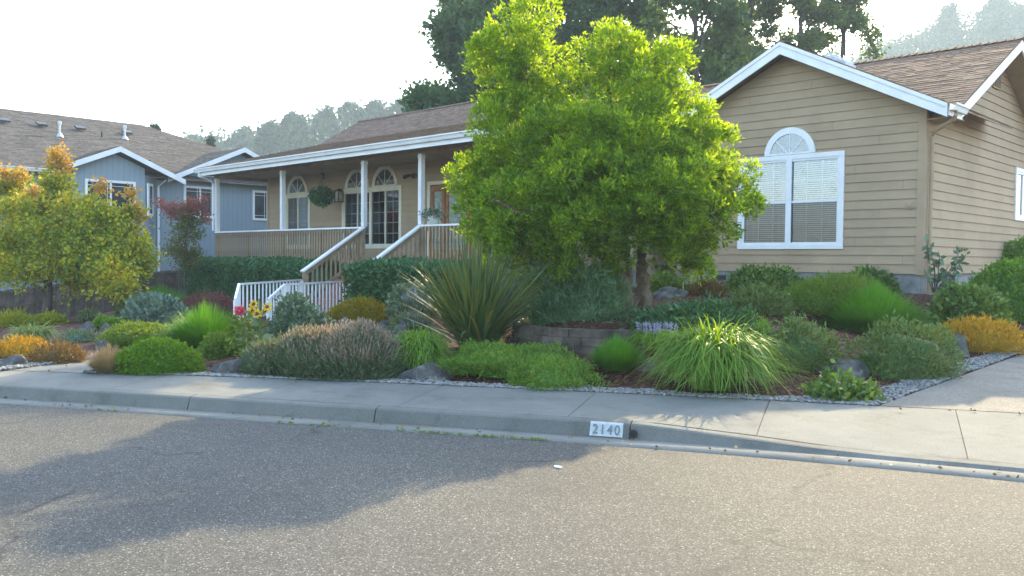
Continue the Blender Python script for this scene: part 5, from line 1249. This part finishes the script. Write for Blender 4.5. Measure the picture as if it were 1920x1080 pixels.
tree('maple_tree', 'spreading maple with yellow green leaves turning orange on top, by the side fence', 'tree', mb_,
     [(108, 345, 30, 0), (100, 380, 38, .2), (60, 400, 42, 0), (25, 390, 36, .3), (5, 350, 30, .5), (140, 400, 45, -.3), (90, 440, 55, -.3), (30, 450, 50, 0), (170, 440, 48, -.5), (215, 420, 40, -.2), (120, 480, 55, -.5), (60, 500, 50, -.2), (190, 480, 50, -.7), (235, 460, 38, -.4), (255, 480, 30, -.2),
      (215, 515, 38, -1.2), (225, 535, 24, -1.4), (10, 500, 45, .5), (150, 515, 45, .3), (258, 505, 22, -.2), (245, 400, 18, 0), (265, 455, 14, 0), (270, 485, 14, 0), (30, 340, 22, .5), (185, 390, 26, 0)], 21, M['maple'],
     [([mb_-(0, 0, .1), atd(90, 500, 21), atd(88, 430, 21), atd(110, 330, 21)], .11, .02), ([atd(90, 500, 21), atd(130, 450, 20.6), atd(200, 430, 20.4)], .06, .015), ([atd(89, 470, 21), atd(50, 420, 21.2), atd(20, 370, 21.4)], .06, .015), ([atd(90, 510, 21), atd(160, 500, 20), atd(220, 505, 19.7)], .05, .015)],
     k=7, L=.085, W=.031, dens=.58, extra=(M['mapleo'], [(108, 292, 14, 0), (104, 312, 12, 0), (122, 312, 9, 0), (40, 330, 8, .2), (190, 350, 10, 0), (250, 390, 10, 0), (262, 405, 10, 0), (245, 362, 8, 0), (245, 435, 8, 0), (60, 360, 8, 0), (10, 325, 8, 0)]))
rb_ = atd(345, 500, 27); rb_[2] = zg1(rb_[0], rb_[1])
tree('japanese_maple', 'slender small maple with dusky red top and green middle in front of the neighbour house', 'tree', rb_,
     [(350, 405, 20, 0), (365, 415, 18, .1), (340, 425, 18, 0), (358, 440, 16, 0), (335, 445, 14, 0), (345, 470, 26, 0), (365, 475, 18, .1), (325, 468, 16, 0), (350, 487, 20, 0)], 27, M['mapler'],
     [([rb_-(0, 0, .1), atd(348, 460, 27), atd(352, 420, 27), atd(358, 385, 27)], .05, .012), ([atd(350, 430, 27), atd(320, 400, 27), atd(300, 382, 27)], .02, .008)], k=6, L=.08, W=.024, dens=.30,
     extra=(leafmat('dusky_red_leaves', [(.20, .09, .07), (.30, .11, .11), (.22, .16, .08)], .45, 2, .2, 1.1), [(355, 382, 12, 0), (368, 388, 12, 0), (350, 395, 16, 0), (335, 398, 14, 0), (322, 402, 12, 0), (302, 382, 8, 0), (312, 388, 7, 0), (380, 375, 7, 0), (325, 385, 8, 0), (378, 395, 9, 0), (385, 412, 6, 0)]))
# ---- trees behind the house
def far_tree(label, px, top, bot, wpx, dep, lm, nb_, seed, name='tall_tree', L=.24, dens=1.25, trunkr=.17, gap=.0):
    b = atd(px, bot, dep); b[2] = zg1(b[0], b[1]) if dep < 90 else b[2]
    topz = atd(px, top, dep)[2]; hz = topz-b[2]; cr = []
    root = thing(name, label, 'tree', b, 'trees behind the houses'); tb = MB()
    tr = [b-(0, 0, .2)]+[b+np.array([rng.normal()*.15, rng.normal()*.15, hz*f_]) for f_ in (.3, .6, .85, .97)]
    limb(tb, tr, trunkr, .05, 8); Ps, Ns = [], []; wm = wpx/2/F*dep
    for i in range(int(nb_*1.4)):
        f_ = rng.uniform(.12, 1)**.9; prof_ = (math.sin(min(1, (1-f_)*1.15+.12)*math.pi*.62)+.08); a = rng.uniform(0, 6.28); q = wm*prof_*math.sqrt(rng.uniform(.05, 1))*1.1
        c = b+np.array([math.cos(a)*q, math.sin(a)*q, hz*f_]); rr_ = wm*rng.uniform(.13, .28)
        if i % 3 == 0: limb(tb, [b+np.array([0, 0, hz*max(.05, f_-.12)]), (b+np.array([0, 0, hz*f_])+c)/2, c], .07, .02, 5)
        m_ = int(36*dens*rr_**2/(L*L)*.34)+8; D = unit(rng.normal(size=(m_, 3)))
        Ps.append(c+D*rr_*rng.uniform(.3, 1, (m_, 1))*np.array([1, 1, .8])); Ns.append(D)
    tb.build('trunk', BARKD, root, smooth=True)
    V, Fc = sprigs(np.concatenate(Ps), np.concatenate(Ns), 5, L, L*.30, .8, .0, L*.8, .05); mesh('crown', V, Fc, lm, root)
far_tree('broad dark leafy tree behind the porch roof, left of the row', 905, 5, 470, 300, 44, M['tall'], 90, 1, dens=1.5)
far_tree('tall sparse tree directly behind the shade tree top', 1060, -160, 470, 210, 45, M['poplar'], 60, 2)
far_tree('tall tree with dark trunk between the shade tree and the gable', 1180, -190, 470, 200, 44, M['poplar'], 62, 3)
far_tree('tall sparse tree left of the front gable peak', 1300, -180, 470, 190, 36, M['poplar'], 62, 4)
far_tree('tall see through tree with bare trunk right behind the gable peak', 1400, -160, 470, 170, 45, M['poplar'], 48, 5)
far_tree('tall see through tree behind the right slope of the gable', 1490, -120, 470, 160, 44, M['poplar'], 46, 6)
far_tree('rightmost tall tree of the row with yellowish lower leaves', 1575, -60, 470, 120, 46, M['tall'], 40, 7)
far_tree('dark leafy tree filling the gap behind the left roof ridge', 985, -40, 470, 200, 52, M['tall'], 70, 8, dens=1.3)
def conifer(label, px, top, bot, wpx, dep):
    b = atd(px, bot, dep); topz = atd(px, top, dep)[2]; hz = topz-b[2]; root = thing('conifer', label, 'tree', b, 'conifers beyond the houses'); tb = MB(); limb(tb, [b, b+np.array([0, 0, hz*.5]), b+np.array([0, 0, hz])], .12, .02, 6); tb.build('trunk', BARKD, root)
    n_ = 700; f_ = rng.uniform(0, 1, n_); a = rng.uniform(0, 6.28, n_); q = (1-f_)*wpx/2/F*dep*(.35+.65*rng.uniform(0, 1, n_)**.5)*(.7+.3*np.sin(f_*40)); P = b+np.stack([np.cos(a)*q, np.sin(a)*q, hz*(f_*.98+.02)], 1)
    V, Fc = sprigs(P, np.stack([np.cos(a), np.sin(a), .2+0*a], 1), 5, .28, .05, .5, .1, .1, .02); mesh('crown', V, Fc, M['conif'], root)
conifer('dark conifer top rising behind the blue grey house ridge', 291, 240, 320, 44, 60)
conifer('small pointed conifer between the two far roofs', 395, 262, 330, 26, 70)
# ---- far hillsides with woods, and the trees one can tell apart
def hill(name, ridge, dep, thick):
    """ridge: list of (px, py) of the bare crest at distance dep"""
    mb = MB(); rows_ = []
    for k, (dd_, hf) in enumerate(((0, 0), (.35, .5), (.7, .85), (1, 1), (1.5, .8))):
        row = []
        for x, y in ridge:
            p = atd(x, y, dep); g = p-FH*thick*(1-dd_); row.append((g[0], g[1], -1+(p[2]+1)*hf))
        rows_.append(row)
    n_ = len(ridge); mb.v = [q for r_ in rows_ for q in r_]
    mb.f = [(k*n_+i, k*n_+i+1, (k+1)*n_+i+1, (k+1)*n_+i) for k in range(4) for i in range(n_-1)]
    struct(mb.build(name, surf(name+'_soil', (.07, .08, .045), .95, .3, .05), smooth=True)); return rows_
def wood(name, label, rows_, npt, size, lm, L=1.0, jump=1.):
    A = np.array(rows_); P_ = []; N_ = []
    for _ in range(npt):
        k = rng.integers(0, 3); i = rng.integers(0, A.shape[1]-1); u, v = rng.uniform(0, 1, 2)
        p = A[k, i]*(1-u)*(1-v)+A[k, i+1]*u*(1-v)+A[k+1, i]*(1-u)*v+A[k+1, i+1]*u*v
        s = size*rng.uniform(.6, 1.25); m_ = 90; D = unit(rng.normal(size=(m_, 3)))
        P_.append(p+np.array([0, 0, s*.75])+D*s*np.array([.55, .55, .8])*rng.uniform(.5, 1, (m_, 1))); N_.append(D)
    V, Fc = sprigs(np.concatenate(P_), np.concatenate(N_), 3, L, L*.4, .8, 0, L*.7, .05)
    o = mesh(name, V, Fc, lm, loc=A[1, 0]); tag(o, label, 'woods', None, 'stuff')
hl = hill('far_hill', [(60, 440), (200, 400), (330, 345), (450, 328), (560, 308), (680, 280), (800, 268), (950, 262), (1150, 255), (1350, 240)], 230, 90)
wood('hillside_woods', 'hazy woods covering the low hill beyond the houses', hl, 560, 6.5, M['hillt'], .75)
hr = hill('far_ridge', [(1100, 290), (1300, 220), (1450, 180), (1600, 150), (1680, 128), (1760, 100), (1850, 76), (1960, 66), (2100, 60), (2400, 90)], 320, 130)
wood('ridge_woods', 'very hazy wooded ridge at the upper right', hr, 800, 8.5, M['hillt'], 1.1)
def hill_tree(label, px, top, bot, wpx, dep, seed, lm=None, L=.7):
    b = atd(px, bot, dep); topz = atd(px, top, dep)[2]; hz = topz-b[2]; root = thing('hillside_tree', label, 'tree', b, 'trees on the hazy hillside'); tb = MB()
    limb(tb, [b, b+np.array([.2, 0, hz*.5]), b+np.array([0, 0, hz*.9])], .35, .08, 6); Ps, Ns = [], []; wm = wpx/2/F*dep
    for i in range(26):
        f_ = rng.uniform(.35, .93); a = rng.uniform(0, 6.28); q = wm*math.sin(math.pi*(f_*.85+.1))*rng.uniform(.1, .85); c = b+np.array([math.cos(a)*q, math.sin(a)*q, hz*f_]); rr_ = wm*.3
        limb(tb, [b+np.array([0, 0, hz*f_*.55]), c], .12, .04, 5); D = unit(rng.normal(size=(40, 3))); Ps.append(c+D*rr_*rng.uniform(.4, 1, (40, 1))); Ns.append(D)
    tb.build('trunk', BARKD, root); V, Fc = sprigs(np.concatenate(Ps), np.concatenate(Ns), 4, L, L*.36, .8, 0, L*.6, .05); mesh('crown', V, Fc, lm or M['hillt'], root)
hill_tree('large round hazy tree on the hill above the porch roof edge', 552, 220, 300, 70, 188, 1, L=.8)
hill_tree('dark pointed hazy tree left of the large round one', 508, 236, 310, 46, 180, 2, L=.8)
hill_tree('airy tree on the hill skyline left of the roof peak', 612, 208, 280, 52, 201, 3, L=.8)
hill_tree('airy tree on the hill skyline above the roof hip', 655, 196, 270, 56, 201, 4, L=.8)
hill_tree('airy tree on the skyline right of the roof hip', 708, 192, 262, 56, 201, 5, L=.8)
hill_tree('pale hazy tree next to the dark leafy tree', 752, 190, 255, 50, 207, 6, L=.8)
hill_tree('broad low hazy tree over the right neighbour gable', 458, 246, 305, 62, 201, 7, L=.8)
hill_tree('low hazy tree between the two neighbour gables', 362, 262, 310, 50, 201, 8, L=.8)
hill_tree('pointed tree standing above the far ridge line', 1778, 12, 90, 34, 300, 9, L=1.1)
hill_tree('broad tree on the crest of the far ridge at the right edge', 1880, 4, 80, 120, 300, 10, L=1.3)

# ---- pebble edging and loose bits
def ico(): 
    bm = bmesh.new(); bmesh.ops.create_icosphere(bm, subdivisions=1, radius=1); V = np.array([v.co[:] for v in bm.verts]); Fc = np.array([[v.index for v in f_.verts] for f_ in bm.faces]); bm.free(); return V, Fc
IV, IF = ico()
def pebbles(pts, size):
    n_ = len(pts); s = size*rng.uniform(.5, 1.3, (n_, 1, 1)); V = IV[None]*s*rng.uniform(.6, 1.2, (n_, 1, 3))*np.array([1, 1, .55])*(1+.18*rng.normal(size=(n_, len(IV), 1)))
    a = rng.uniform(0, 6.28, n_); c_, s_ = np.cos(a), np.sin(a); x = V[..., 0]*c_[:, None]-V[..., 1]*s_[:, None]; y = V[..., 0]*s_[:, None]+V[..., 1]*c_[:, None]
    V = np.stack([x, y, V[..., 2]], -1)+pts[:, None, :]; return V.reshape(-1, 3), (IF[None]+(np.arange(n_)*len(IV))[:, None, None]).reshape(-1, 3)
pts = []
for _ in range(5200):
    x = rng.uniform(-11.1, -3.4); wdt = .24+.06*math.sin(x*3); d = (rng.uniform(0, 1)**1.3-.04)*wdt; nn_ = np.array([-.5, .866]); y = float(backy(x)); p = np.array([x, y])+nn_*d
    z_ = max(zg1(p[0], p[1]), .145)+.008+rng.uniform(0, .015) if d > .02 else .178; pts.append((p[0], p[1], z_))
for _ in range(3800):
    y = rng.uniform(8.8, 15); x = -3.4-abs(rng.uniform(-.04, 1))**1.2*(.42-.01*y); pts.append((x, y, max(zg1(x, y), .15)+.01+rng.uniform(0, .02)))
for _ in range(1500):
    s = rng.uniform(0, 1); a = np.array((-11.9, 3.2))*(1-s)+np.array((-12.6, 4.8))*s; d = rng.uniform(0, .25); pts.append((a[0]-d, a[1]-.1*d, .175+rng.uniform(0, .02)))
for _ in range(500):
    s = rng.uniform(0, 1); a = np.array((-11.15, 3.98))*(1-s)+np.array((-11.6, 5.0))*s; d = rng.uniform(0, .2); pts.append((a[0]+d, a[1]+.3*d, .175+rng.uniform(0, .02)))
V, Fc = pebbles(np.array(pts), .021)
tag(mesh('gravel', V, Fc, PEB, loc=(-6, 7.5, .15), smooth=False), 'grey pebble edging between the beds and the concrete', 'gravel', None, 'stuff')
# bark chips
n_ = 5000; px_ = rng.uniform(-14, -3.5, n_); py_ = rng.uniform(4, 14, n_); ok = (py_ > np.array([float(backy(x)) for x in px_])+.25); px_, py_ = px_[ok], py_[ok]
P = np.c_[px_, py_, zg(px_, py_)+.012]; D = unit(np.c_[rng.normal(size=(len(P), 2)), rng.normal(size=len(P))*.25]); V, Fc = leaves(P, D, .055, .010)
tag(mesh('bark_chips', V, Fc, leafmat('bark_chip', [(.05, .02, .01), (.14, .055, .03), (.26, .14, .08)], 0, 5, .1, 0), loc=(-8, 9, .2)), 'scattered reddish bark chips on the beds', 'mulch', None, 'stuff')

# fallen leaves and weeds in the gutter
n_ = 190; q_ = rng.uniform(-11.5, 1, n_); P = []
for x in q_:
    t_ = rng.uniform(0, 1)
    if t_ < .6: sS = float(np.interp(x, CURB[:, 0], S)); p = sample(sS); tt = tang(sS); o_ = rng.uniform(.02, .30)**1.0; P.append((p[0]+tt[1]*o_, p[1]-tt[0]*o_, .014))
    else: b_ = float(backy(x)); P.append((x, b_-abs(rng.normal())*.12-.02, .178))
P = np.array(P); D = unit(np.c_[rng.normal(size=(n_, 2)), np.abs(rng.normal(size=n_))*.2]); V, Fc = leaves(P, D, .036, .011, .1)
tag(mesh('fallen_leaves', V, Fc, leafmat('dry_leaf', [(.10, .06, .02), (.22, .14, .05), (.30, .22, .08)], 0, 5, .1, 0), loc=(-6, 5.5, .01)), 'dry leaves lying in the gutter and along the bed edge', 'leaves', None, 'stuff')
P = []
for x0, x1, k_ in ((-7.6, -6.9, 22), (-6.5, -5.9, 30), (-5.9, -5.2, 45), (-9.5, -9.2, 8)):
    for x in rng.uniform(x0, x1, k_):
        sS = float(np.interp(x, CURB[:, 0], S)); p = sample(sS); tt = tang(sS); o_ = .312+rng.normal()*.006; P.append((p[0]+tt[1]*o_, p[1]-tt[0]*o_, .004))
P = np.repeat(np.array(P), 5, 0)+np.r_[rng.normal(size=(len(P)*5, 3))*(.012, .006, 0)]; D = unit(rng.normal(size=(len(P), 3))*.7+np.array([0, 0, .9])); V, Fc = leaves(P, D, .020, .005, .1)
tag(mesh('gutter_weeds', V, Fc, M['olive'], loc=(-6, 5.5, .01)), 'small green weeds growing in the seam between gutter and road', 'weeds', None, 'stuff')
cg = onz(1047, 877, .0); q_ = MB(); q_.box(cg[0]-.035, cg[0]+.03, cg[1]-.012, cg[1]+.012, .001, .012); tag(q_.build('paper_scrap', WHITE, loc=(cg[0], cg[1], 0)), 'tiny white scrap lying on the road in front of the house number', 'scrap')

# ================================================================== HAZE
hz = MB(); hz.box(-660, 660, -660, 660, -3, 150)
mt, n, out = newmat('haze_air'); pv = nd(n, 'ShaderNodeVolumePrincipled'); pv.inputs['Density'].default_value = HAZE; pv.inputs['Color'].default_value = (.60, .73, .80, 1); pv.inputs['Anisotropy'].default_value = .15
n.links.new(pv.outputs[0], out.inputs['Volume']); ho = hz.build('haze', mt); ho['kind'] = 'stuff'; ho['label'] = 'thin summer haze filling the air'; ho['category'] = 'haze'
